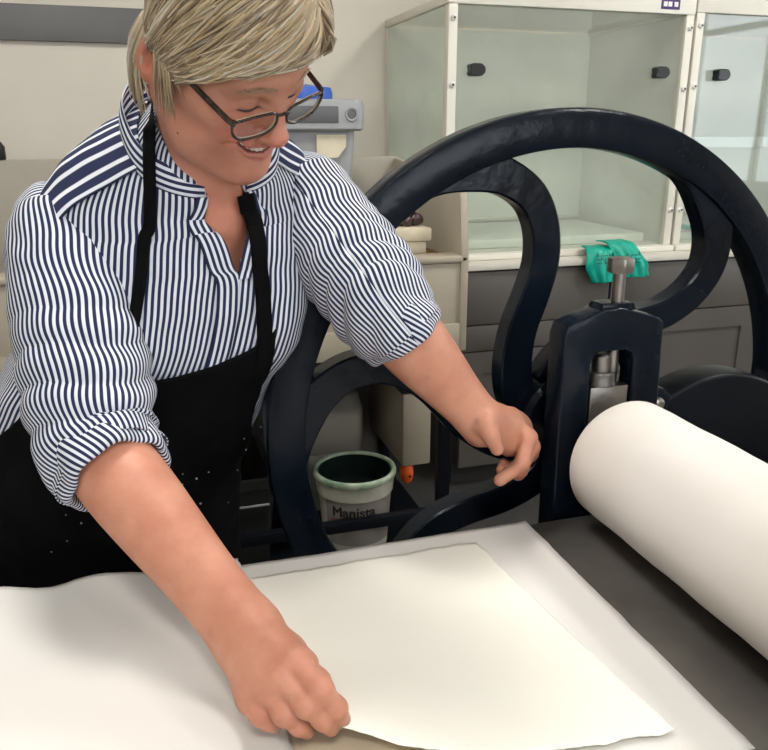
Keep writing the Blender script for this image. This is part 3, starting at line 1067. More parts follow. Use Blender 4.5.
def sdf_mesh(ops, h, B=14):
    lo = np.min([o.c - o.rad for o in ops if not o.sub], 0) - 4 * h
    hi = np.max([o.c + o.rad for o in ops if not o.sub], 0) + 4 * h
    nb = np.ceil((hi - lo) / (h * B)).astype(int)
    brad = h * (B + 2) * .87
    ids, verts, quads = [], [], []
    S = nb * B + 8

    def gid(i):
        return (i[:, 0] + 2).astype(np.int64) * (S[1] * S[2]) + (i[:, 1] + 2) * S[2] + (i[:, 2] + 2)
    ar = np.arange(-1, B + 1)
    LG = np.stack(np.meshgrid(ar, ar, ar, indexing='ij'), -1).reshape(-1, 3)
    n = B + 2
    bi = np.stack(np.meshgrid(*[np.arange(k) for k in nb], indexing='ij'), -1).reshape(-1, 3)
    cen = lo + (bi + .5) * B * h
    cc = np.array([o.c for o in ops]); cr = np.array([o.rad for o in ops]); ck = np.array([o.k for o in ops]); cs = np.array([o.sub for o in ops])
    for q in range(len(bi)):
        dist = np.linalg.norm(cc - cen[q], axis=1) - cr
        act = dist < brad * 1.3 + 2 * ck + .004
        if not (act & ~cs).any():
            continue
        if (dist[~cs].min()) > brad * 1.2:
            continue
        A = [o for o, a in zip(ops, act) if a]
        d0 = ev(A, cen[q][None])[0]
        if abs(d0) > brad * 1.7:
            continue
        P = lo + (bi[q] * B + LG) * h
        D = ev(A, P).reshape(n, n, n)
        neg = D < 0
        if neg.all() or not neg.any():
            continue
        # cells
        m = n - 1
        corners = [(a, b, c) for a in (0, 1) for b in (0, 1) for c in (0, 1)]
        cnt = sum(neg[a:a + m, b:b + m, c:c + m].astype(int) for a, b, c in corners)
        mixed = (cnt > 0) & (cnt < 8)
        ci = np.argwhere(mixed)
        if len(ci) == 0:
            continue
        acc = np.zeros((len(ci), 3)); num = np.zeros(len(ci))
        for a in range(8):
            for bx in (1, 2, 4):
                if a & bx:
                    continue
                e = a | bx
                ca = np.array([(a >> 2) & 1, (a >> 1) & 1, a & 1]); cb = np.array([(e >> 2) & 1, (e >> 1) & 1, e & 1])
                da = D[ci[:, 0] + ca[0], ci[:, 1] + ca[1], ci[:, 2] + ca[2]]
                db = D[ci[:, 0] + cb[0], ci[:, 1] + cb[1], ci[:, 2] + cb[2]]
                cr_ = (da < 0) != (db < 0)
                t = np.where(cr_, da / np.where(cr_, da - db, 1), 0)
                acc += np.where(cr_[:, None], ca + t[:, None] * (cb - ca), 0)
                num += cr_
        loc = acc / num[:, None]
        V = lo + (bi[q] * B - 1 + ci + loc) * h
        # one projection step onto the surface
        e_ = h * .25
        d = ev(A, V)
        g = np.stack([ev(A, V + np.eye(3)[i] * e_) - d for i in range(3)], 1) / e_
        gl = np.linalg.norm(g, axis=1)
        st = np.clip(d / np.maximum(gl, .3), -h * .6, h * .6)
        V = V - g / np.maximum(gl, .3)[:, None] * st[:, None]
        ids.append(gid(bi[q] * B - 1 + ci)); verts.append(V)
        # quads around sign-changing edges owned by this block (samples 0..B-1 -> index 1..B)
        for ax in range(3):
            o1, o2 = (ax + 1) % 3, (ax + 2) % 3
            sl0 = [slice(1, B + 1)] * 3; sl1 = list(sl0)
            sl1[ax] = slice(2, B + 2)
            a_, b_ = neg[tuple(sl0)], neg[tuple(sl1)]
            idx = np.argwhere(a_ != b_)
            if len(idx) == 0:
                continue
            flip = a_[idx[:, 0], idx[:, 1], idx[:, 2]]
            base = bi[q] * B + idx
            u = np.zeros(3, int); u[o1] = 1
            w = np.zeros(3, int); w[o2] = 1
            qd = np.stack([gid(base), gid(base - u), gid(base - u - w), gid(base - w)], 1)
            qd[~flip] = qd[~flip][:, ::-1]
            quads.append(qd)
    ids = np.concatenate(ids); verts = np.concatenate(verts); quads = np.concatenate(quads)
    uid, first = np.unique(ids, return_index=True)
    V = verts[first]
    F = np.searchsorted(uid, quads)
    ok = (uid[np.minimum(F, len(uid) - 1)] == quads).all(1)
    return V, F[ok][:, ::-1]


def fast_mesh(name, V, F, smooth=True):
    me = bpy.data.meshes.new(name)
    V = np.asarray(V, f32); F = np.asarray(F, np.int32)
    me.vertices.add(len(V)); me.vertices.foreach_set('co', V.ravel())
    k = F.shape[1]
    me.loops.add(F.size); me.loops.foreach_set('vertex_index', F.ravel())
    me.polygons.add(len(F)); me.polygons.foreach_set('loop_start', np.arange(0, F.size, k, dtype=np.int32))
    me.update(calc_edges=True)
    me.validate()
    if smooth:
        me.polygons.foreach_set('use_smooth', np.ones(len(me.polygons), bool))
    return me


def col_attr(me, C, name='tone'):
    a = me.attributes.new(name, 'FLOAT_COLOR', 'POINT')
    C4 = np.ones((len(C), 4), f32); C4[:, :3] = C
    a.data.foreach_set('color', C4.ravel())


def flt_attr(me, s, name='stripe'):
    a = me.attributes.new(name, 'FLOAT', 'POINT')
    a.data.foreach_set('value', np.asarray(s, f32).ravel())


# ---------- person materials
def skin_material():
    m, nt, b = new_mat('skin')
    at = nt.nodes.new('ShaderNodeAttribute'); at.attribute_name = 'tone'
    tc = nt.nodes.new('ShaderNodeTexCoord')
    n1 = nt.nodes.new('ShaderNodeTexNoise'); n1.inputs['Scale'].default_value = 28; n1.inputs['Detail'].default_value = 6
    nt.links.new(tc.outputs['Object'], n1.inputs['Vector'])
    r = nt.nodes.new('ShaderNodeValToRGB')
    r.color_ramp.elements[0].position = .3; r.color_ramp.elements[0].color = (.86, .74, .70, 1)
    r.color_ramp.elements[1].position = .7; r.color_ramp.elements[1].color = (1.06, 1.04, 1.02, 1)
    nt.links.new(n1.outputs['Fac'], r.inputs['Fac'])
    mx = nt.nodes.new('ShaderNodeMix'); mx.data_type = 'RGBA'; mx.blend_type = 'MULTIPLY'; mx.inputs['Factor'].default_value = 1
    nt.links.new(at.outputs['Color'], mx.inputs['A']); nt.links.new(r.outputs['Color'], mx.inputs['B'])
    nt.links.new(mx.outputs['Result'], b.inputs['Base Color'])
    b.inputs['Roughness'].default_value = .48
    b.inputs['Specular IOR Level'].default_value = .4
    b.inputs['Subsurface Weight'].default_value = .12
    b.inputs['Subsurface Radius'].default_value = (.010, .004, .002)
    b.inputs['Subsurface Scale'].default_value = .6
    n2 = nt.nodes.new('ShaderNodeTexNoise'); n2.inputs['Scale'].default_value = 260; n2.inputs['Detail'].default_value = 3
    nt.links.new(tc.outputs['Object'], n2.inputs['Vector'])
    bp_ = nt.nodes.new('ShaderNodeBump'); bp_.inputs['Strength'].default_value = .25; bp_.inputs['Distance'].default_value = .001
    nt.links.new(n2.outputs['Fac'], bp_.inputs['Height']); nt.links.new(bp_.outputs['Normal'], b.inputs['Normal'])
    return m


def stripe_material(name, duty, navy=(.022, .028, .085), white=(.70, .71, .76)):
    m, nt, b = new_mat(name)
    at = nt.nodes.new('ShaderNodeAttribute'); at.attribute_name = 'stripe'
    fr = nt.nodes.new('ShaderNodeMath'); fr.operation = 'FRACT'
    nt.links.new(at.outputs['Fac'], fr.inputs[0])
    r = nt.nodes.new('ShaderNodeValToRGB')
    e = r.color_ramp.elements
    e[0].position = 0; e[0].color = (*navy, 1)
    e[1].position = duty; e[1].color = (*navy, 1)
    for p_, c_ in ((duty + .07, white), (.93, white), (1.0, navy)):
        q = e.new(p_); q.color = (*c_, 1)
    nt.links.new(fr.outputs[0], r.inputs['Fac'])
    nt.links.new(r.outputs['Color'], b.inputs['Base Color'])
    b.inputs['Roughness'].default_value = .85
    b.inputs['Specular IOR Level'].default_value = .2
    return m


M['skin'] = skin_material()
M['stripe'] = stripe_material('navy_white_pinstripe', .45, (.018, .022, .062), (.64, .66, .72))
M['stripe_wide'] = stripe_material('navy_white_wide_stripe', .62, (.022, .027, .07))
M['apron'] = mat('black_apron_cloth', (.0022, .0022, .0028), .85, var=.4, scale=14, bump=.5, bscale=30, spec=.10)
M['trouser'] = mat('black_trousers', (.004, .004, .0045), .9, spec=.15)
M['shoe'] = mat('black_shoe', (.006, .006, .006), .5)

# ---------- pose: measured joints
EYE = np.array([.146, .876, 1.407])
HL = np.array([.802, .542, .253]); HF = np.array([.570, -.565, -.596]); HU = np.array([.179, -.622, .762])
HL /= np.linalg.norm(HL); HF -= HL * (HF @ HL); HF /= np.linalg.norm(HF); HU = -np.cross(HL, HF)
HM = np.stack([HL, HF, HU], 1)          # head frame -> world


def H(x, y, z):
    return EYE + HM @ np.array([x, y, z])


S_R, E_R, W_R = PX(66, 222, .985), PX(100, 452, .868), PX(238, 623, .742)
S_L, E_L, W_L = PX(298, 192, 1.09), PX(395, 323, .985), PX(479, 419, 1.055)

# ---------- the head, in head coordinates
def hcone(a, b, ra, rb, k=0.0, sub=False):
    return cone(H(*a), H(*b), ra, rb, k, sub)


def hell(c, R, k=0.0, sub=False, rx=0, rz=0):
    rot = HM
    if rx or rz:
        rot = HM @ np.array((Matrix.Rotation(rz, 3, 'Z') @ Matrix.Rotation(rx, 3, 'X')))
    return ell(H(*c), R, rot, k, sub)


head = []
head.append(hell((0, -.070, .030), (.075, .082, .092)))
head.append(hell((0, -.048, .036), (.064, .061, .058), k=.02))
head.append(hell((0, -.048, -.036), (.064, .058, .078), k=.03))
for s in (-1, 1):
    head.append(hcone((s * .056, -.082, -.040), (s * .042, -.052, -.082), .022, .021, k=.025))
    head.append(hcone((s * .042, -.052, -.082), (s * .012, -.008, -.100), .021, .019, k=.02))
    head.append(hell((s * .040, -.026, -.036), (.024, .022, .023), k=.016))          # smiling cheeks
    head.append(hell((s * .044, -.048, -.062), (.024, .028, .030), k=.016))           # jowl
    head.append(hell((s * .058, -.035, -.012), (.016, .028, .016), k=.02))           # cheekbone
head.append(hell((0, -.001, -.099), (.019, .016, .016), k=.02))                      # chin
head.append(hell((0, -.034, -.100), (.036, .030, .018), k=.025))                      # soft under-chin
head.append(hell((0, -.006, -.066), (.030, .016, .024), k=.02))                      # muzzle
for s in (-1, 1):
    head.append(hcone((s * .012, .002, .017), (s * .046, -.008, .018), .009, .008, k=.012))   # brow
    head.append(hell((s * .032, .012, -.003), (.016, .012, .011), k=.010, sub=True))          # socket
    head.append(hell((s * .031, -.008, -.002), (.0155, .0145, .0135), k=.004))                # lid over the eyeball
    head.append(hell((s * .031, .0085, -.0072), (.0125, .003, .0012), k=.002, sub=True))      # lash crease
    head.append(hell((s * .032, -.001, -.019), (.014, .007, .004), k=.006))                   # under-eye bag
head.append(hcone((0, .004, .006), (0, .016, -.018), .0075, .0085, k=.010))
head.append(hcone((0, .016, -.018), (0, .0235, -.036), .0085, .0115, k=.006))
head.append(hell((0, .0245, -.038), (.0138, .0118, .0112), k=.005))
for s in (-1, 1):
    head.append(hell((s * .0125, .0125, -.041), (.0078, .0095, .0072), k=.006))
    head.append(hell((s * .0068, .0175, -.0495), (.0035, .005, .003), k=.002, sub=True))
# mouth: smile with upper teeth
def surf_y(x, z):
    """how far forward the face surface is at x, z of the head frame"""
    ys = np.linspace(.06, -.09, 601)
    d = ev(head, EYE + np.stack([np.full(601, x), ys, np.full(601, z)], 1) @ HM.T)
    return float(ys[int(np.argmax(d < 0))])


mouth_pts = [(x, surf_y(x, z) - .0012, z) for x, z in ((-.040, -.0480), (-.022, -.0585), (0, -.0640), (.022, -.0585), (.040, -.0480))]
for i in range(4):
    a, b_ = mouth_pts[i], mouth_pts[i + 1]
    up_a = (a[0], a[1] + .0005, a[2] + .0058 * (1 - (a[0] / .040) ** 2)); up_b = (b_[0], b_[1] + .0005, b_[2] + .0058 * (1 - (b_[0] / .040) ** 2))
    lo_a = (a[0] * .92, a[1] - .0015, a[2] - .0108 * (1 - (a[0] / .040) ** 2)); lo_b = (b_[0] * .92, b_[1] - .0015, b_[2] - .0108 * (1 - (b_[0] / .040) ** 2))
    head.append(hcone(up_a, up_b, .0026, .0026, k=.004))
    head.append(hcone(lo_a, lo_b, .0040, .0040, k=.004))
mo = []
for i in range(4):
    a, b_ = mouth_pts[i], mouth_pts[i + 1]
    f_ = lambda q: (q[0] * .95, q[1] + .0012, q[2] - .0022)
    mo.append(hcone(f_(a), f_(b_), .0050 * (1 - (a[0] / .043) ** 2), .0050 * (1 - (b_[0] / .043) ** 2), k=.0015, sub=True))
head += mo
for s in (-1, 1):                                                                     # laugh folds
    head.append(hcone((s * .020, surf_y(s * .020, -.044) + .0005, -.044), (s * .044, surf_y(s * .044, -.056) + .0005, -.056), .0018, .0014, k=.005, sub=True))
# ears
for s in (-1, 1):
    head.append(hell((s * .0765, -.094, -.004), (.0085, .019, .031), k=.008, rx=-.2, rz=s * .35))
    head.append(hell((s * .0835, -.091, -.001), (.006, .010, .018), k=.004, sub=True, rx=-.2, rz=s * .35))
# neck
NB = np.array([.082, 1.035, 1.310])
head.append(cone(H(0, -.098, -.050), NB, .050, .054, k=.022))
head.append(cone(H(0, -.070, -.085), NB + np.array([.010, -.030, -.04]), .024, .034, k=.025))
for s, q in ((-1, -.045), (1, .045)):
    head.append(cone(H(s * .052, -.10, -.05), NB + np.array([q * .3 + .01, -.045, -.055]), .010, .011, k=.018))

# ---------- torso and arms
body_ops = list(head)
CH = np.array([.075, 1.055, 1.22])
body_ops.append(ell((.072, 1.052, 1.245), (.100, .062, .062), k=.03))
body_ops.append(cone((.050, 1.072, 1.18), (-.01, 1.13, 1.0), .098, .105, k=.04))
body_ops.append(cone((-.01, 1.13, 1.0), (-.06, 1.165, .86), .11, .12, k=.05))
body_ops.append(cone(S_R + np.array([.03, 0, -.01]), (.06, 1.06, 1.25), .042, .05, k=.03))
body_ops.append(cone(S_L + np.array([-.03, 0, -.01]), (.09, 1.06, 1.25), .042, .05, k=.03))
# upper arms and forearms
body_ops.append(cone(S_R, E_R, .048, .042, k=.02))
body_ops.append(cone(S_L, E_L, .046, .040, k=.02))


def forearm(E, W, flip, side, width, thick):
    """tapering forearm with a fleshy upper third and an oval wrist"""
    ax = W - E
    L = np.linalg.norm(ax); ax /= L
    sd = side - ax * (side @ ax); sd /= np.linalg.norm(sd)
    ts = np.array([0, .18, .38, .6, .8, .95, 1.06]); rs = np.array([.0410, .0425, .0385, .0320, .0265, .0245, .0250]) * thick
    tt = np.linspace(0, 1.06, 80); rsm = np.convolve(np.pad(np.interp(tt, ts, rs), 8, 'edge'), np.ones(17) / 17, 'valid')

    def fn(p):
        t = np.clip(((p - E) @ ax) / L, 0, 1.06)
        c = E + ax * (t * L)[:, None]
        off = (.004 + .006 * t) * width
        r_ = np.interp(t, tt, rsm)
        d1 = np.linalg.norm(p - c - sd * off[:, None], axis=1) - r_
        d2 = np.linalg.norm(p - c + sd * off[:, None], axis=1) - r_
        return smin(d1, d2, .012)
    o = [Op(fn, E + ax * L * .5, L * .56 + .055, .012)]
    return o


# right hand: pinching the corner of the sheet (x, y of the photo, depth)
fr = {'index': [(294, 660, .676), (320, 690, .655), (336, 708, .664), (342, 719, .681)],
      'middle': [(280, 676, .672), (307, 704, .654), (323, 719, .664), (331, 728, .676)],
      'ring': [(264, 689, .676), (285, 713, .662), (299, 725, .670), (307, 731, .680)],
      'pinky': [(248, 698, .683), (261, 714, .674), (269, 721, .679), (275, 725, .687)]}
fr = {k: [PX(*q) for q in v] for k, v in fr.items()}
th_r = [PX(256, 640, .730), PX(290, 653, .712), PX(318, 682, .702), PX(334, 710, .696)]
rad = {'index': (.0110, .0098, .0088, .0076), 'middle': (.0110, .0097, .0086, .0074), 'ring': (.0105, .0091, .0080, .0069), 'pinky': (.0094, .0080, .0071, .0062)}


def hand_ops(W, fing, thumb, back, fore, fat=1.0):
    """fingers as separate chains, rooted in a palm that carries on from the forearm"""
    o = []
    names = ['index', 'middle', 'ring', 'pinky']
    ax = np.mean([fing[n][0] for n in names], 0) - W
    for i, n in enumerate(names):
        m = fing[n][0]
        root = W + (m - W) * .12 + (m - np.mean([fing[q][0] for q in names], 0)) * .30
        o.append(cone(root - back * .004, m - back * .003, .0165, .0132, k=.016))
        o.append(cone(root - back * .014, m - back * .016, .0130, .0115, k=.012))
    o.append(cone(W - back * .004, (fing['middle'][0] + fing['ring'][0]) / 2 - back * .010, .021, .017, k=.012))
    for n in names:
        c = fing[n]; r = [q * fat for q in rad[n]]
        seg = [cone(c[j], c[j + 1], r[j], r[j + 1]) for j in range(3)]
        seg.append(ell(c[1] + back * .0008, (r[1] * 1.03,) * 3))
        g = group(seg, .0034, .007)
        o.append(g)
    tr = (.0150, .0125, .0108, .0088)
    o.append(group([cone(thumb[j], thumb[j + 1], tr[j], tr[j + 1]) for j in range(3)], .008, .006))
    # web between thumb and index
    o.append(cone(thumb[1], fing['index'][0] * .6 + W * .4, .010, .011, k=.014))
    return o


def unit(v):
    v = np.asarray(v, float)
    return v / np.linalg.norm(v)


mean_r = np.mean([fr[n][0] for n in fr], 0)
ax_r = unit(mean_r - W_R)
side_r = unit(fr['index'][0] - fr['pinky'][0])
back_r = np.cross(side_r, ax_r)
if back_r[2] < 0:
    back_r = -back_r
back_r = unit(back_r)
body_ops += forearm(E_R, W_R, 1, side_r, 1.0, 1.0)
body_ops += hand_ops(W_R, fr, th_r, back_r, E_R)

fl = {'index': [(510, 416, 1.080), (528, 438, 1.070), (522, 464, 1.052), (500, 480, 1.048)],
      'middle': [(515, 419, 1.098), (531, 447, 1.090), (520, 470, 1.074), (502, 470, 1.064)],
      'ring': [(517, 425, 1.114), (530, 453, 1.106), (518, 473, 1.092), (503, 466, 1.084)],
      'pinky': [(514, 431, 1.128), (525, 455, 1.122), (514, 470, 1.110), (504, 463, 1.102)]}
fl = {k: [PX(*q) for q in v] for k, v in fl.items()}
th_l = [PX(479, 415, 1.045), PX(484, 423, 1.030), PX(491, 436, 1.022), PX(497, 449, 1.026)]
mean_l = np.mean([fl[n][0] for n in fl], 0)
ax_l = unit(mean_l - W_L)
side_l = unit(fl['index'][0] - fl['pinky'][0])
back_l = unit(np.cross(ax_l, side_l))
if back_l[2] < 0:
    back_l = -back_l
body_ops += forearm(E_L, W_L, 1, np.array([.2, .3, 1.0]), .8, 1.0)
body_ops += hand_ops(W_L, fl, th_l, back_l, E_L, 1.12)
body_ops.append(cone(W_L, PX(509, 444, 1.085), .022, .017, k=.012))

V, F = sdf_mesh(body_ops, .0022)
body_me = fast_mesh('person', V, F)

# ---------- skin colours
base = np.array([.54, .262, .178])
C = np.tile(base, (len(V), 1))
Q = (V - EYE) @ HM


def gauss(c, R, Q=Q):
    return np.exp(-(((Q - np.asarray(c)) / np.asarray(R)) ** 2).sum(1))


def blend(C, w, col, amt=1.0):
    w = np.clip(w * amt, 0, 1)[:, None]
    return C * (1 - w) + np.asarray(col) * w


headmask = (np.linalg.norm(Q - np.array([0, -.06, 0]), axis=1) < .19)
red = np.array([.52, .145, .095])
pale = np.array([.66, .37, .255])
for s in (-1, 1):
    C = blend(C, gauss((s * .040, -.008, -.036), (.026, .03, .022)), red, .75)
    C = blend(C, gauss((s * .078, -.094, -.005), (.012, .022, .032)), red, .6)
C = blend(C, gauss((0, .026, -.040), (.014, .02, .012)), (.55, .17, .12), .8)
C = blend(C, gauss((0, -.0, -.10), (.02, .02, .015)), red, .4)
C = blend(C, gauss((0, .0, .05), (.06, .03, .03)), pale, .6)
nk = np.linalg.norm(V - (NB + np.array([.015, -.055, -.03])), axis=1)
C = blend(C, np.exp(-(nk / .07) ** 2) * (Q[:, 2] < -.07), (.50, .20, .14), .65)
# lips
mp = np.array(mouth_pts)
cur = catmull(mp, 40)
dm_ = np.min(np.linalg.norm(Q[:, None, :] - cur[None, ::4], axis=2), axis=1) if len(Q) < 200 else None
near = np.where(np.linalg.norm(Q - np.array([0, -.003, -.060]), axis=1) < .055)[0]
dd = np.linalg.norm(Q[near][:, None] - cur[None], axis=2)
k_ = dd.argmin(1); dz = Q[near][:, 2] - cur[k_][:, 2]
lipw = np.zeros(len(V)); xn = Q[near][:, 0]
fall = np.clip(1 - (np.abs(xn) / .040) ** 4, 0, 1)
lipw[near] = np.where((dz < .0088 * (1 - (xn / .041) ** 2)) & (dz > -.0150 * (1 - (xn / .041) ** 2)), fall, 0) * (Q[near][:, 1] > -.03)
C = blend(C, lipw, (.42, .13, .11), .7)
dk = np.zeros(len(V))
dk[near] = (dz < .0030 * (1 - (xn / .041) ** 2)) & (dz > -.0072 * (1 - (xn / .041) ** 2)) & (Q[near][:, 1] < cur[k_][:, 1] - .0002) & (np.abs(xn) < .034)
C = blend(C, dk, (.13, .03, .03), .9)
# eyes: lash line, brow hair
for s in (-1, 1):
    C = blend(C, gauss((s * .031, .004, -.0072), (.014, .012, .0016)), (.035, .02, .018), 1.3)
    C = blend(C, gauss((s * .030, .004, .0185), (.020, .02, .0045)), (.26, .15, .09), .75)
    C = blend(C, gauss((s * .031, .004, .002), (.014, .012, .005)), (.50, .24, .17), .5)
# hands: knuckles redder, tips, nails, ink on the fingertips
for fing in (fr, fl):
    for n in fing:
        c = fing[n]
        for j, a in ((0, .55), (1, .5), (2, .25)):
            C = blend(C, np.exp(-(np.linalg.norm(V - c[j], axis=1) / .013) ** 2), (.50, .20, .14), a)
        C = blend(C, np.exp(-(np.linalg.norm(V - c[3], axis=1) / .009) ** 2), (.42, .22, .17), .5)
for q in (fr['index'][3], fr['middle'][3]):
    C = blend(C, np.exp(-(np.linalg.norm(V - q - np.array([.006, -.002, -.003]), axis=1) / .007) ** 2), (.16, .10, .09), .8)
for q, r_ in ((PX(510, 461, 1.05), .006), (PX(506, 470, 1.05), .004), (PX(477, 421, 1.02), .003), (PX(427, 325, .95), .0025), (PX(428, 380, .97), .004)):
    d_ = np.linalg.norm(V - q, axis=1)
    C = blend(C, np.exp(-(np.maximum(d_ - .025, 0) / r_) ** 2) * 0 + np.exp(-(d_ / (r_ * 1.6)) ** 2), (.16, .09, .08), .6)
# arms a touch paler with sun blush on the outside of the forearm
fa = np.linalg.norm(V - (E_R + W_R) / 2, axis=1)
C = blend(C, np.exp(-(fa / .16) ** 2), (.55, .248, .162), .6)
col_attr(body_me, np.clip(C, 0, 1))
# nails are shaped by gloss only; body is one continuous mesh
FEET = np.array([-.085, 1.18, 0.0])
body_me.transform(Matrix.Translation(-Vector(FEET)))
person = obj('person', body_me, M['skin'])
person.location = FEET
tag(person, 'smiling person in striped shirt, black apron and glasses lifting the cream sheet', 'person')
PI_ = Matrix.Translation(-person.location)


def W_(o, parent=None):
    """clothing given in world coordinates, child of the person"""
    if parent is None:
        o.parent = person
        o.matrix_parent_inverse = PI_
    else:
        o.parent = parent
    return o


# ---------- teeth, lashes, eyebrows
M['teeth'] = mat('teeth', (.80, .75, .64), .25)
M['lash'] = mat('dark_lashes', (.03, .018, .014), .6)
M['brow'] = mat('light_brown_brow', (.36, .235, .15), .6)
cu_ = catmull(mouth_pts, 81)[10:71]
tv = []
for i, q in enumerate(cu_):
    tw_ = .0012 * abs(math.sin(i / 60 * math.pi * 9))
    hgt = .0066 * (1 - (q[0] / .040) ** 2) + tw_ * .6
    for t in np.linspace(0, 1, 5):
        tv.append(H(q[0] * .96, q[1] - .0022 + tw_ * .8, q[2] + .0030 - hgt * t))
W_(solidify(obj('teeth', fast_mesh('teeth', np.array(tv), np.array(grid_faces(61, 5))), M['teeth']), .001, 0))
for s in (-1, 1):
    pts = []
    for t in np.linspace(-1, 1, 15):
        x = .0315 + .0142 * t; z = -.0062 - .0022 * (1 - t * t)
        pts.append(H(s * x, surf_y(s * x, z) + .0002, z))
    W_(tube('eyelash', pts, [.0004 + .0009 * math.sin(math.pi * i / 14) for i in range(15)], M['lash'], None, 6))
    bv, bf2 = [], []
    for i in range(42):
        t = rng.uniform(0, 1)
        x = .012 + .040 * t; z = .0185 + .005 * math.sin(math.pi * min(1, t * 1.15)) + rng.normal(0, .0014); yy = surf_y(s * x, z) + .0003
        a = H(s * x, yy, z); b_ = H(s * (x + .006), yy - .0012, z + .0015 - .0025 * t)
        vv, ff = tube_vf([a, (a + b_) / 2 + HM[:, 1] * .0004, b_], [.0006, .0005, .0002], 4, False, HM[:, 2], len(bv))
        bv.extend(vv); bf2.extend(ff)
    W_(obj('eyebrow', pyd('eyebrow', bv, bf2), M['brow']))

# ---------- noise for cloth
_ph = rng.uniform(0, 6.28, (40,))
_dr = rng.normal(size=(40, 3)); _dr /= np.linalg.norm(_dr, axis=1)[:, None]


def cnoise(P, f, seed=0, n=6):
    o = np.zeros(P.shape[:-1])
    for i in range(n):
        j = (seed * 7 + i) % 40
        w = np.sin(P @ _dr[(j + 3) % 40] * f * .6 + _ph[(j + 5) % 40]) * 1.5
        o += np.sin(P @ _dr[j] * f * (1 + .23 * i) + _ph[j] + w)
    return o / n


# ---------- torso surface: stations from knee height to the neck
TS = [  # centre, half width, front depth, back depth, lateral axis
    ((-.088, 1.190, .42), .195, .145, .130, (1, .10, 0)),
    ((-.088, 1.185, .60), .195, .145, .135, (1, .10, 0)),
    ((-.085, 1.180, .78), .195, .145, .140, (1, .10, 0)),
    ((-.070, 1.165, .90), .192, .145, .140, (1, .12, .0)),
    ((-.030, 1.135, 1.00), .190, .145, .130, (1, .14, .01)),
    ((.012, 1.105, 1.09), .182, .138, .125, (1, .18, .02)),
    ((.044, 1.080, 1.17), .176, .132, .120, (1, .21, .03)),
    ((.060, 1.068, 1.232), .180, .118, .115, (1, .23, .05)),
    ((.070, 1.060, 1.280), .184, .100, .105, (1, .24, .07)),
    ((.075, 1.044, 1.316), .158, .088, .094, (1, .25, .07)),
    ((.084, 1.018, 1.346), .102, .076, .082, (1, .26, .06)),
    ((.090, .990, 1.368), .057, .058, .062, (1, .27, .05)),
]
NTS, NTH = 230, 240
u_ = np.linspace(0, 1, NTS)
cc_ = catmull([t[0] for t in TS], NTS)
aa_ = catmull([t[1] for t in TS], NTS)[:, 0]
bf_ = catmull([t[2] for t in TS], NTS)[:, 0]
bb_ = catmull([t[3] for t in TS], NTS)[:, 0]
la_ = catmull([t[4] for t in TS], NTS)
la_ /= np.linalg.norm(la_, axis=1)[:, None]
tg_ = np.gradient(cc_, axis=0); tg_ /= np.linalg.norm(tg_, axis=1)[:, None]
tg_[:60] = tg_[60]
fo_ = np.cross(tg_, la_) * -1
fo_ = np.where((fo_[:, 1] > 0)[:, None], -fo_, fo_)
fo_ /= np.linalg.norm(fo_, axis=1)[:, None]
th_ = np.linspace(-np.pi, np.pi, NTH)
ct, st_ = np.cos(th_), np.sin(th_)
pw = lambda q, e: np.sign(q) * np.abs(q) ** e
dep = np.where(ct[None] > 0, bf_[:, None], bb_[:, None])
TP = cc_[:, None] + la_[:, None] * (aa_[:, None] * pw(st_, .88)[None])[..., None] + fo_[:, None] * (dep * pw(ct, .88)[None])[..., None]
# bust and belly
zz_ = cc_[:, 2]
bust = np.exp(-((zz_ - 1.150) / .055) ** 2)[:, None] * (np.exp(-((th_ - .62) / .42) ** 2) + np.exp(-((th_ + .62) / .42) ** 2))[None]
TP = TP + fo_[:, None] * (bust * .034)[..., None]


def grid_normals(G):
    du = np.gradient(G, axis=0); dv = np.gradient(G, axis=1)
    n = np.cross(dv, du)
    n /= np.linalg.norm(n, axis=2)[..., None] + 1e-12
    return n


TN = grid_normals(TP)
cen = cc_[:, None]
if ((TN * (TP - cen)).sum(2)).mean() < 0:
    TN = -TN
# folds: long soft drapes plus diagonal drags
drape = .006 * np.sin(th_ * 9 + 1.3)[None] * np.exp(-((zz_ - 1.02) / .12) ** 2)[:, None]
wr = .0035 * cnoise(TP * np.array([1, 1, .6]), 34, 1) + .0022 * cnoise(TP, 75, 2) + drape * .6
TPd = TP + TN * wr[..., None]
arc = np.zeros((NTS, NTH))
seg = np.linalg.norm(np.diff(TP, axis=1), axis=2)
arc[:, 1:] = np.cumsum(seg, axis=1)
arc -= arc[:, NTH // 2][:, None]


def tsurf(z, th, off=0.0):
    """point on the displaced torso surface at spine height z and angle th"""
    z = np.asarray(z, float); th = np.asarray(th, float)
    i = np.interp(z, zz_, np.arange(NTS)); j = np.interp(th, th_, np.arange(NTH))
    i0 = np.clip(np.floor(i).astype(int), 0, NTS - 2); j0 = np.clip(np.floor(j).astype(int), 0, NTH - 2)
    a = (i - i0)[..., None]; b = (j - j0)[..., None]

    def g(A):
        return (A[i0, j0] * (1 - a) * (1 - b) + A[i0 + 1, j0] * a * (1 - b) + A[i0, j0 + 1] * (1 - a) * b + A[i0 + 1, j0 + 1] * a * b)
    return g(TPd) + g(TN) * np.asarray(off)[..., None]


PER = .0074
hem = .90
V_TIP = 1.215


def vcen(z):
    """middle of the neck opening, slanting towards the placket"""
    return .10 - .45 * np.maximum(np.asarray(z, float) - V_TIP, 0)


def vwidth(z):
    """half width angle of the open neck"""
    return np.where(z > V_TIP, (z - V_TIP) / (1.36 - V_TIP) * .25, 0)


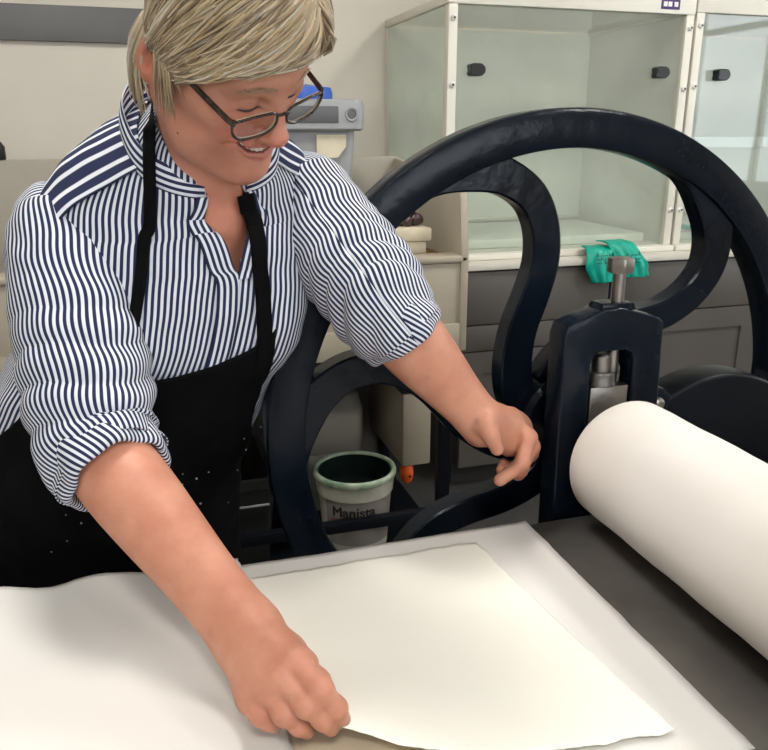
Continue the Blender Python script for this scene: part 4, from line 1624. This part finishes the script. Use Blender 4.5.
i0 = int(np.searchsorted(zz_, hem))
G = TPd[i0:]; Z = np.broadcast_to(zz_[i0:, None], G.shape[:2]); TH = np.broadcast_to(th_[None], G.shape[:2])
VC = .10          # angle of the placket, a little towards the left side
nI = G.shape[0]
Fq = np.array(grid_faces(nI, NTH))
zc_ = Z.ravel()[Fq].mean(1); tc2 = TH.ravel()[Fq].mean(1)
keep = ~((np.abs(tc2 - vcen(zc_)) < vwidth(zc_)))
shirt_me = fast_mesh('shirt', G.reshape(-1, 3), Fq[keep])
flt_attr(shirt_me, arc[i0:].ravel() / PER + 100.2 + .25 * cnoise(G, 18, 4).ravel())
shirt = W_(obj('shirt', shirt_me, M['stripe']))
shirt['label'] = 'navy and white pinstriped shirt'
solidify(shirt, .0016, -1)

# collar band following the open neck, with placket edges
def ribbon(name, zt, w0, w1, off, m, parent, per=PER, thick=.0022, nv=8, across=False, stripe_off=0.):
    """strip along (z, th) path on the torso, w0/w1 = inner and outer angular offset * radius"""
    zt = catmull(zt, 90)
    Vv, st = [], []
    Lc = 0
    prev = None
    for i in range(90):
        row = []
        for j in range(nv):
            t = j / (nv - 1)
            th = zt[i, 1] + (w0 + (w1 - w0) * t)
            row.append(tsurf(zt[i, 0], th, off + .0015 * math.sin(t * math.pi)))
        row = np.array(row)
        if prev is not None:
            Lc += np.linalg.norm(row[0] - prev)
        prev = row[0]
        for j in range(nv):
            Vv.append(row[j])
            st.append((Lc if across else np.linalg.norm(row[j] - row[0])) / per + stripe_off)
    me = fast_mesh(name, np.array(Vv), np.array(grid_faces(90, nv)))
    flt_attr(me, np.array(st) + 50)
    o = W_(obj(name, me, m), parent)
    solidify(o, thick, 0)
    return o


def vedge(z, s):
    return (z, float(vcen(z) + s * vwidth(z)))


ribbon('placket', [vedge(1.352, -1), vedge(1.32, -1), vedge(1.28, -1), vedge(1.24, -1), (1.212, VC + .01), (1.12, VC + .02), (1.05, VC + .03)], -.11, .015, .0035, M['stripe'], shirt)
ribbon('placket', [vedge(1.352, 1), vedge(1.32, 1), vedge(1.28, 1), vedge(1.24, 1), (1.22, VC + .015)], -.015, .09, .0035, M['stripe'], shirt)
# stand collar round the neck
ca = np.linspace(float(vcen(1.352) + .24) - 2 * np.pi, float(vcen(1.352) - .24), 70)
Cv, cst = [], []
Lc = 0; prev = None
for a in ca:
    aw = (a + np.pi) % (2 * np.pi) - np.pi
    p0 = tsurf(1.350, aw, .001)
    ctr = np.array([.094, 1.030, 1.385])
    d = unit((p0 - ctr) * np.array([1, 1, 0]))
    if prev is not None:
        Lc += np.linalg.norm(p0 - prev)
    prev = p0
    back = .5 - .5 * math.cos(aw)
    hgt = .030 + .012 * back
    for t in np.linspace(0, 1, 8):
        q = p0 + np.array([0, -.012, 1.0]) * hgt * t - d * (.004 * t) + d * .003 * math.sin(t * 3)
        Cv.append(q); cst.append(t * 4.2 + .3)
me = fast_mesh('collar', np.array(Cv), np.array(grid_faces(70, 8)))
flt_attr(me, np.array(cst) + 10)
cl = W_(obj('collar', me, M['stripe']), shirt)
solidify(cl, .002, 0)


# yoke with wide stripes over the shoulders and upper back
def patch(name, z0, z1, a0, a1, off, m, parent, sfun, nz=40, na=80, thick=.0018):
    z = np.linspace(z0, z1, nz); a = np.linspace(a0, a1, na)
    ZZ, AA = np.meshgrid(z, a, indexing='ij')
    AW = (AA + np.pi) % (2 * np.pi) - np.pi
    P = tsurf(ZZ, AW, off)
    me = fast_mesh(name, P.reshape(-1, 3), np.array(grid_faces(nz, na)))
    flt_attr(me, sfun(ZZ, AA, P).ravel() + 40)
    o = W_(obj(name, me, m), parent)
    solidify(o, thick, 0)
    return o


patch('yoke', 1.268, 1.358, -np.pi * 1.64, -np.pi * .40, .0045, M['stripe_wide'], shirt, lambda z, a, P: a * .085 / .0155)


# ---------- sleeves
def sleeve(name, path, radii, squash, side, seed, cuff_r, amp=1.0, n=150, na=120, cuff_len=.034, phase=0., twist=0.):
    P = catmull(path, n)
    R = catmull(radii, n)[:, 0]
    T, N_, B = frames(P, side)
    a = np.linspace(0, 2 * np.pi, na)
    s = np.concatenate([[0], np.cumsum(np.linalg.norm(np.diff(P, axis=0), axis=1))]); s /= s[-1]
    SS, AA = np.meshgrid(s, a, indexing='ij')
    ring = np.cos(AA)[..., None] * N_[:, None] * squash + np.sin(AA)[..., None] * B[:, None]
    G = P[:, None] + ring * R[:, None, None]
    f1 = .0060 * cnoise(G, 40, seed) * (.35 + .9 * SS)
    # drag folds run round the arm on a slant, denser towards the elbow
    f2 = .0062 * np.abs(np.sin(SS * 26 + 1.1 * np.sin(AA + seed) + .8 * np.sin(2 * AA + seed))) * np.clip((SS - .35) / .4, 0, 1)
    f3 = .0020 * cnoise(G, 95, seed + 3)
    G = G + ring * ((f1 + f2 + f3) * amp)[..., None]
    me = fast_mesh(name, G.reshape(-1, 3), np.array(grid_faces(n, na)))
    st = (AA + twist * SS + .03 * np.sin(SS * 26 + AA)) * .076 / PER + phase + .45 * cnoise(G, 13, seed + 5)
    flt_attr(me, st.ravel() + 60)
    o = W_(obj(name, me, M['stripe']), shirt)
    solidify(o, .0016, -1)
    # turned-up cuff: outer band that folds over and back inside
    e0 = P[-1]; t0 = T[-1]; nn = N_[-1]; bb = B[-1]
    prof = [(-.030, 1.02), (-.030, 1.10), (-.020, 1.13), (-.006, 1.12), (.006, 1.10), (.012, 1.02), (.010, .93), (-.004, .88)]
    prof = catmull(prof, 22)
    Cv, cs_ = [], []
    for k, (dx, rr) in enumerate(prof):
        for j, an in enumerate(a):
            wob = .003 * math.sin(3 * an + seed) + .0022 * math.sin(7 * an + 2 * seed)
            q = e0 + t0 * (dx * cuff_len / .034 + .004 * math.sin(2 * an + seed)) + (math.cos(an) * nn * squash + math.sin(an) * bb) * (cuff_r * rr + wob)
            Cv.append(q); cs_.append(an * .070 / PER + dx * 60)
    me = fast_mesh('cuff', np.array(Cv), np.array(grid_faces(22, na)))
    flt_attr(me, np.array(cs_) + 60)
    c = W_(obj('cuff', me, M['stripe']), shirt)
    solidify(c, .0016, 0)
    return o


upv = np.array([0, 0, 1.])
dR = unit(W_R - E_R); uR = unit(E_R - S_R)
cuffR = E_R + dR * .028
sleeve('sleeve', [S_R + np.array([.030, .0, .020]), S_R + np.array([.018, 0, .012]), S_R + np.array([.006, -.002, -.004]), S_R + uR * .05, S_R + uR * .11, S_R + uR * .17, S_R + uR * .235, E_R - uR * .012, cuffR],
       [.012, .050, .069, .075, .076, .073, .070, .064, .057], 1.0, unit(_r), 3, .0545, phase=.1, twist=.25)
dL = unit(W_L - E_L); uL = unit(E_L - S_L)
cuffL = E_L + dL * .020
sleeve('sleeve', [S_L + np.array([-.028, 0, .022]), S_L + np.array([-.014, 0, .016]), S_L + np.array([.0, -.004, .0]), S_L + uL * .05, S_L + uL * .10, S_L + uL * .15, S_L + uL * .19, E_L - uL * .012, cuffL],
       [.012, .048, .065, .070, .070, .069, .066, .060, .052], 1.0, np.array([0, -1., 0]), 8, .0505, phase=.3, twist=-.5)

# ---------- apron
def apron_patch(name, zlist, loz, hiz, off, nz=110, na=90):
    z = np.linspace(loz, hiz, nz)
    L0 = np.interp(z, zlist[0], zlist[1]); R0 = np.interp(z, zlist[0], zlist[2])
    t = np.linspace(0, 1, na)
    ZZ = np.broadcast_to(z[:, None], (nz, na)).copy()
    AA = L0[:, None] * (1 - t) + R0[:, None] * t
    # hollowed top edge of the bib
    top = np.clip((ZZ - hiz + .12) / .12, 0, 1)
    ZZ = ZZ - top * .034 * np.sin(np.pi * t)[None] ** .8
    P = tsurf(ZZ, AA, .0065)
    P = P + np.array([0, -1, 0]) * (.004 * cnoise(P, 30, 9) + .003)[..., None] * np.clip((1.1 - ZZ) / .2, 0, 1)[..., None]
    me = fast_mesh(name, P.reshape(-1, 3), np.array(grid_faces(nz, na)))
    o = W_(obj(name, me, M['apron']))
    solidify(o, .002, 0)
    return o


ap = apron_patch('apron', ([.42, .80, .93, 1.03, 1.10, 1.175], [-1.75, -1.70, -1.45, -1.15, -1.0, -.85], [1.75, 1.5, .98, .66, .54, .42]), .45, 1.172, .006)
ap['label'] = 'black cloth bib apron with paint specks'


CvA = np.array(Cv)
_cd = (CvA - np.array([0, 0, CAM_Z]))
_cz = _cd @ _fw
_cx = IW / 2 + FPX * (_cd @ _r) / _cz
_cy = IH / 2 - FPX * (_cd @ _up) / _cz


def over_collar(x, y):
    """point just outside the collar where the strap crosses it"""
    m_ = np.hypot(_cx - x, _cy - y)
    i = np.argsort(m_)[:8]
    k = i[np.argmin(_cz[i])]
    return PX(x, y, _cz[k] - .006)


def strap(path, w, parent, extra=None):
    zt = catmull(path, 60)
    Vv = []
    if extra is not None:
        Pp = np.array([tsurf(z, a, .008) for z, a in path] + list(extra))
        Pp = catmull(Pp, 70)
        T, _, _ = frames(Pp)
        for i in range(70):
            view = unit(Pp[i] - np.array([0, 0, CAM_Z]) * 0 - np.array([.08, 1.04, Pp[i][2]]))
            sd = unit(np.cross(T[i], view))
            for j in range(5):
                Vv.append(Pp[i] + sd * (j / 4 - .5) * w)
        me = fast_mesh('strap', np.array(Vv), np.array(grid_faces(70, 5)))
        return solidify(W_(obj('strap', me, M['apron']), parent), .002, 0)
    for i in range(60):
        for j in range(5):
            t = j / 4 - .5
            rr_ = np.interp(zt[i, 0], zz_, aa_)
            Vv.append(tsurf(zt[i, 0], zt[i, 1] + t * w / rr_, .008))
    me = fast_mesh('strap', np.array(Vv), np.array(grid_faces(60, 5)))
    o = W_(obj('strap', me, M['apron']), parent)
    solidify(o, .002, 0)


strap([(1.12, .42), (1.16, .36), (1.20, .29), (1.24, .23), (1.28, .19), (1.32, .19), (1.35, .22)], .020, ap)
strap([(1.17, -.56), (1.20, -.51), (1.24, -.47), (1.28, -.46), (1.315, -.50)], .016, ap, [over_collar(149, 160), over_collar(149, 140), over_collar(150, 122), over_collar(152, 105)])
# paint specks
sp_bm = bmesh.new()
for i in range(26):
    z = random.uniform(.85, 1.05); a = random.uniform(-.5, 1.1)
    p = tsurf(z, a, .0115)
    r0 = random.uniform(.0008, .0018)
    q = bmesh.ops.create_icosphere(sp_bm, subdivisions=1, radius=r0, matrix=Matrix.Translation(Vector(p + np.array([0, -.006, 0]))))
W_(obj('paint_speck', from_bm('paint_speck', sp_bm), M['grey_tub']), ap)['kind'] = 'stuff'

# ---------- trousers and shoes
tops = [cone((-.07, 1.18, .94), (-.085, 1.19, .84), .125, .13), ell((-.085, 1.195, .86), (.170, .125, .12), k=.04)]
for s in (-1, 1):
    tops.append(cone((-.085 + s * .09, 1.19, .82), (-.085 + s * .10, 1.185, .48), .095, .066, k=.04))
    tops.append(cone((-.085 + s * .10, 1.185, .48), (-.085 + s * .105, 1.21, .085), .066, .055, k=.02))
Vt, Ft = sdf_mesh(tops, .009)
W_(obj('trousers', fast_mesh('trousers', Vt, Ft), M['trouser']))
for s in (-1, 1):
    x = -.085 + s * .105
    so = [ell((x, 1.21, .045), (.042, .055, .045)), ell((x + s * .006, 1.12, .028), (.045, .085, .030), k=.03), cone((x, 1.21, .05), (x, 1.21, .09), .045, .048, k=.02)]
    Vs, Fs = sdf_mesh(so, .006)
    Vs[:, 2] = np.maximum(Vs[:, 2], .001)
    W_(obj('shoe', fast_mesh('shoe', Vs, Fs), M['shoe']))

# ---------- hair
def hair_material():
    m, nt, b = new_mat('blonde_hair')
    at = nt.nodes.new('ShaderNodeAttribute'); at.attribute_name = 'tone'
    nt.links.new(at.outputs['Color'], b.inputs['Base Color'])
    b.inputs['Roughness'].default_value = .42
    b.inputs['Specular IOR Level'].default_value = .35
    b.inputs['Sheen Weight'].default_value = .15
    return m


M['hair'] = hair_material()
HC_, HR_ = np.array([0, -.062, .032]), np.array([.086, .0905, .104])
LINE = np.array([(.06, .075), (.012, .066), (-.02, .060), (-.05, .030), (-.068, .006), (-.080, .012), (-.098, .030), (-.112, .010), (-.125, -.045), (-.15, -.075), (-.22, -.085)])


def onshell(p, f=1.0):
    d = (p - HC_) / HR_
    return HC_ + d / np.linalg.norm(d) * HR_ * f


hv, hf, hc = [], [], []
PAL = np.array([(.42, .31, .175), (.54, .43, .28), (.33, .23, .125), (.22, .15, .085), (.62, .54, .41), (.38, .31, .22)])


def lock(ctrl, r, tone, n=12, sides=5, taper=.35):
    P = catmull(ctrl, n)
    Pw = EYE + P @ HM.T
    k = np.linspace(0, 1, n)
    rr = r * (1 - (1 - taper) * k ** 2) * np.clip(k * 8 + .3, 0, 1)
    V_, F_ = tube_vf(Pw, rr, sides, False, HM[:, 2], len(hv))
    hv.extend(V_)
    hf.extend([q for q in F_ if len(q) == 4])
    c = tone[None] * (1 - .12 * np.cos(k * 9 + r * 900))[:, None]
    for i in range(n):
        hc.extend([c[i]] * sides)


def tone():
    t = .84 * PAL[rng.choice(len(PAL), p=[.26, .22, .18, .12, .11, .11])]
    return np.clip(t * rng.uniform(.85, 1.15), 0, 1)


def part_pt(u):
    return onshell(np.array([.040 - .020 * u, .050 - .185 * u, .16 - .01 * u]), 1.0)


ENDS_R = np.array([(-.050, .020, .052), (-.070, -.012, .040), (-.082, -.045, .016), (-.088, -.072, .004), (-.088, -.100, .010), (-.086, -.125, -.030), (-.070, -.160, -.066), (-.035, -.190, -.080), (0, -.2, -.085)])
ENDS_L = ENDS_R * np.array([-1, 1, 1])
for side, ENDS, cnt in ((-1, ENDS_R, 1500), (1, ENDS_L, 700)):
    for i in range(cnt):
        u = rng.uniform(0, 1)
        ru = np.clip(u * .95 + rng.normal(0, .05), 0, 1)
        a = part_pt(ru) + rng.normal(0, .003, 3)
        e = np.array([np.interp(u * 8, np.arange(9), ENDS[:, k]) for k in range(3)]) + rng.normal(0, .004, 3)
        lay = rng.uniform(.97, 1.075) * (1 - .055 * max(0, u - .45))
        a = onshell(a, lay * .985)
        e = onshell(e, lay * rng.uniform(.955, 1.01))
        sweep = .020 * (1 - u) if side < 0 else 0
        mids = []
        for t in (.25, .5, .75):
            q = a * (1 - t) + e * t
            q = q + np.array([0, sweep * math.sin(math.pi * t), -.004 * math.sin(math.pi * t)]) + rng.normal(0, .002, 3)
            mids.append(onshell(q, lay * (1 + .05 * (1 - .9 * u) * math.sin(math.pi * t))))
        lock([a, *mids, e], rng.uniform(.0009, .0024), tone())
# swept fringe across the forehead
for i in range(280):
    t0 = rng.uniform(0, 1)
    a = onshell(np.array([.045 + .02 * t0, .055 - .02 * t0, .135]), rng.uniform(1.0, 1.06))
    b_ = onshell(np.array([.020, .09, .108 - .02 * t0]), 1.07 + .03 * rng.uniform())
    c_ = onshell(np.array([-.030, .05, .072 - .012 * t0]), 1.05 + .03 * rng.uniform())
    d_ = onshell(np.array([-.068, -.005, .046 - .010 * t0]), 1.04)
    e_ = onshell(np.array([-.085, -.050, .018 - .012 * t0]), 1.03)
    lock([a, b_, c_, d_, e_ + rng.normal(0, .003, 3)], rng.uniform(.0009, .0021), tone() * 1.08, 14)
for i in range(60):
    t0 = rng.uniform(0, 1)
    a = onshell(np.array([.040, .05, .14]), 1.03)
    b_ = onshell(np.array([.062, .07, .105]), 1.10 + .03 * t0)
    c_ = onshell(np.array([.080, .055 - .03 * t0, .065]), 1.12 + .02 * t0)
    e_ = onshell(np.array([.092, .02 - .06 * t0, .036]), 1.10)
    lock([a, b_, c_, e_ + rng.normal(0, .003, 3)], rng.uniform(.0012, .0026), tone() * 1.08, 12)
# wisps in front of and behind the ear
for i in range(70):
    s = -1 if i < 52 else 1
    y = rng.uniform(-.080, -.052)
    a = onshell(np.array([s * .085, y - .01, .035]), 1.03)
    e = np.array([s * (.078 + rng.uniform(-.002, .006)), y + rng.uniform(-.004, .016), rng.uniform(-.055, -.012)])
    m_ = (a + e) / 2 + np.array([s * .006, .004, 0])
    lock([a, m_, e], rng.uniform(.0008, .0018), tone() * 1.1, 9, 4, .15)
for i in range(230):
    s = -1 if i < 170 else 1
    y = rng.uniform(-.148, -.106)
    a = onshell(np.array([s * .08, y, .03]), 1.02)
    e = np.array([s * (.072 - .6 * max(0, -.115 - y)), y + rng.uniform(-.004, .014), rng.uniform(-.085, -.050)])
    m_ = (a + e) / 2 + np.array([s * .010, -.002, 0])
    lock([a, m_, e], rng.uniform(.0012, .0026), tone(), 9, 5, .2)
# under-cap so no scalp shows
bm = bmesh.new()
bmesh.ops.create_icosphere(bm, subdivisions=5, radius=1)
for v in bm.verts:
    v.co = HC_ + np.array(v.co) * HR_ * .985
dead = [v for v in bm.verts if v.co.z < np.interp(-v.co.y, -LINE[:, 0], LINE[:, 1])]
bmesh.ops.delete(bm, geom=dead, context='VERTS')
bm.verts.ensure_lookup_table()
base_i = len(hv)
for i, v in enumerate(bm.verts):
    v.index = i
    hv.append(EYE + HM @ np.array(v.co)); hc.append(PAL[2] * .75)
tri = [[base_i + v.index for v in f.verts] for f in bm.faces]
bm.free()
me = bpy.data.meshes.new('hair')
me.from_pydata([tuple(q) for q in hv], [], [tuple(q) for q in hf] + [tuple(q) for q in tri])
for p in me.polygons:
    p.use_smooth = True
col_attr(me, np.clip(np.array(hc), 0, 1))
hair = W_(obj('hair', me, M['hair']))
hair['label'] = 'short blonde hair swept to the side'

# ---------- glasses
M['tortoise'] = mat('tortoiseshell', (.010, .007, .006), .22, var=.5, scale=120, col2=(.05, .028, .016))
M['horn'] = mat('pale_inner_acetate', (.50, .40, .28), .3, var=.2, scale=60)
M['lens'] = glass_mat('spectacle_lens', (.97, .98, .98), 1.2, 0)
gl_o = empty('eyeglasses', tuple(H(0, .024, -.014)))
tag(gl_o, 'dark tortoiseshell eyeglasses low on the nose of the smiling person', 'glasses')
GI = Matrix.Translation(-gl_o.location)


def G_(o, par=None):
    o.parent = par or gl_o
    o.matrix_parent_inverse = GI if par is None else Matrix.Identity(4)
    return o


def GW(P):
    return EYE + np.asarray(P) @ HM.T


front_parts = None
for s in (-1, 1):
    cx, cz = s * .0370, -.0140
    pts = []
    for (x, z) in [(-.0305, .0095), (-.014, .0118), (.007, .0118), (.0245, .0098), (.0292, .003), (.0268, -.0068), (.0142, -.0122), (-.005, -.0128), (-.0215, -.0102), (-.0305, -.0015)]:
        X = -s * x
        yy = .0235 - .10 * abs(cx + X) ** 2 * 11
        pts.append((cx + X, yy + (z) * -.10, cz + z))
    loop = GW(catmull(pts, 60, True))
    G_(tube('rim', loop, .0015, M['tortoise'], None, 8, True, HM[:, 1]))
    loop2 = GW(catmull([(p[0] * 1 + (cx - p[0]) * .03, p[1] - .0018, p[2] + (cz - p[2]) * .03) for p in pts], 60, True))
    G_(tube('rim_lining', loop2, .0012, M['horn'], None, 8, True, HM[:, 1]))
    k = len(loop)
    cen_ = loop.mean(0)
    G_(obj('lens', pyd('lens', list(loop) + [cen_ + HM[:, 1] * .001], [(i, (i + 1) % k, k) for i in range(k)], True), M['lens']))
    # hinge block and temple arm
    x0 = s * .0605
    tp_ = catmull([(s * .0655, .0180, -.0045), (s * .0700, .013, -.0035), (s * .0725, -.010, .000), (s * .0765, -.045, .006), (s * .0800, -.085, .012), (s * .0815, -.104, .004), (s * .0800, -.114, -.018)], 40)
    W40 = GW(tp_)
    Vg, Fg = [], []
    T, N_, B = frames(W40, HM[:, 2])
    for i in range(40):
        hh = .0034 - .0008 * min(1, i / 20)
        for (a_, b_) in ((-1, -1), (1, -1), (1, 1), (-1, 1)):
            Vg.append(W40[i] + N_[i] * hh * a_ + B[i] * .0013 * b_)
    for i in range(39):
        for j in range(4):
            Fg.append((i * 4 + j, i * 4 + (j + 1) % 4, i * 4 + 4 + (j + 1) % 4, i * 4 + 4 + j))
    Fg += [(0, 1, 2, 3), (159, 158, 157, 156)]
    G_(obj('temple_arm', pyd('temple_arm', Vg, Fg, True, 30), M['tortoise']))
    Vg2 = [v - B_ * s * 0 for v, B_ in zip(Vg, np.repeat(B, 4, 0))]
G_(tube('bridge', GW(catmull([(-.0085, .0235, -.0075), (-.004, .0258, -.0055), (.004, .0258, -.0055), (.0085, .0235, -.0075)], 14)), .0017, M['tortoise'], None, 8, False, HM[:, 1]))
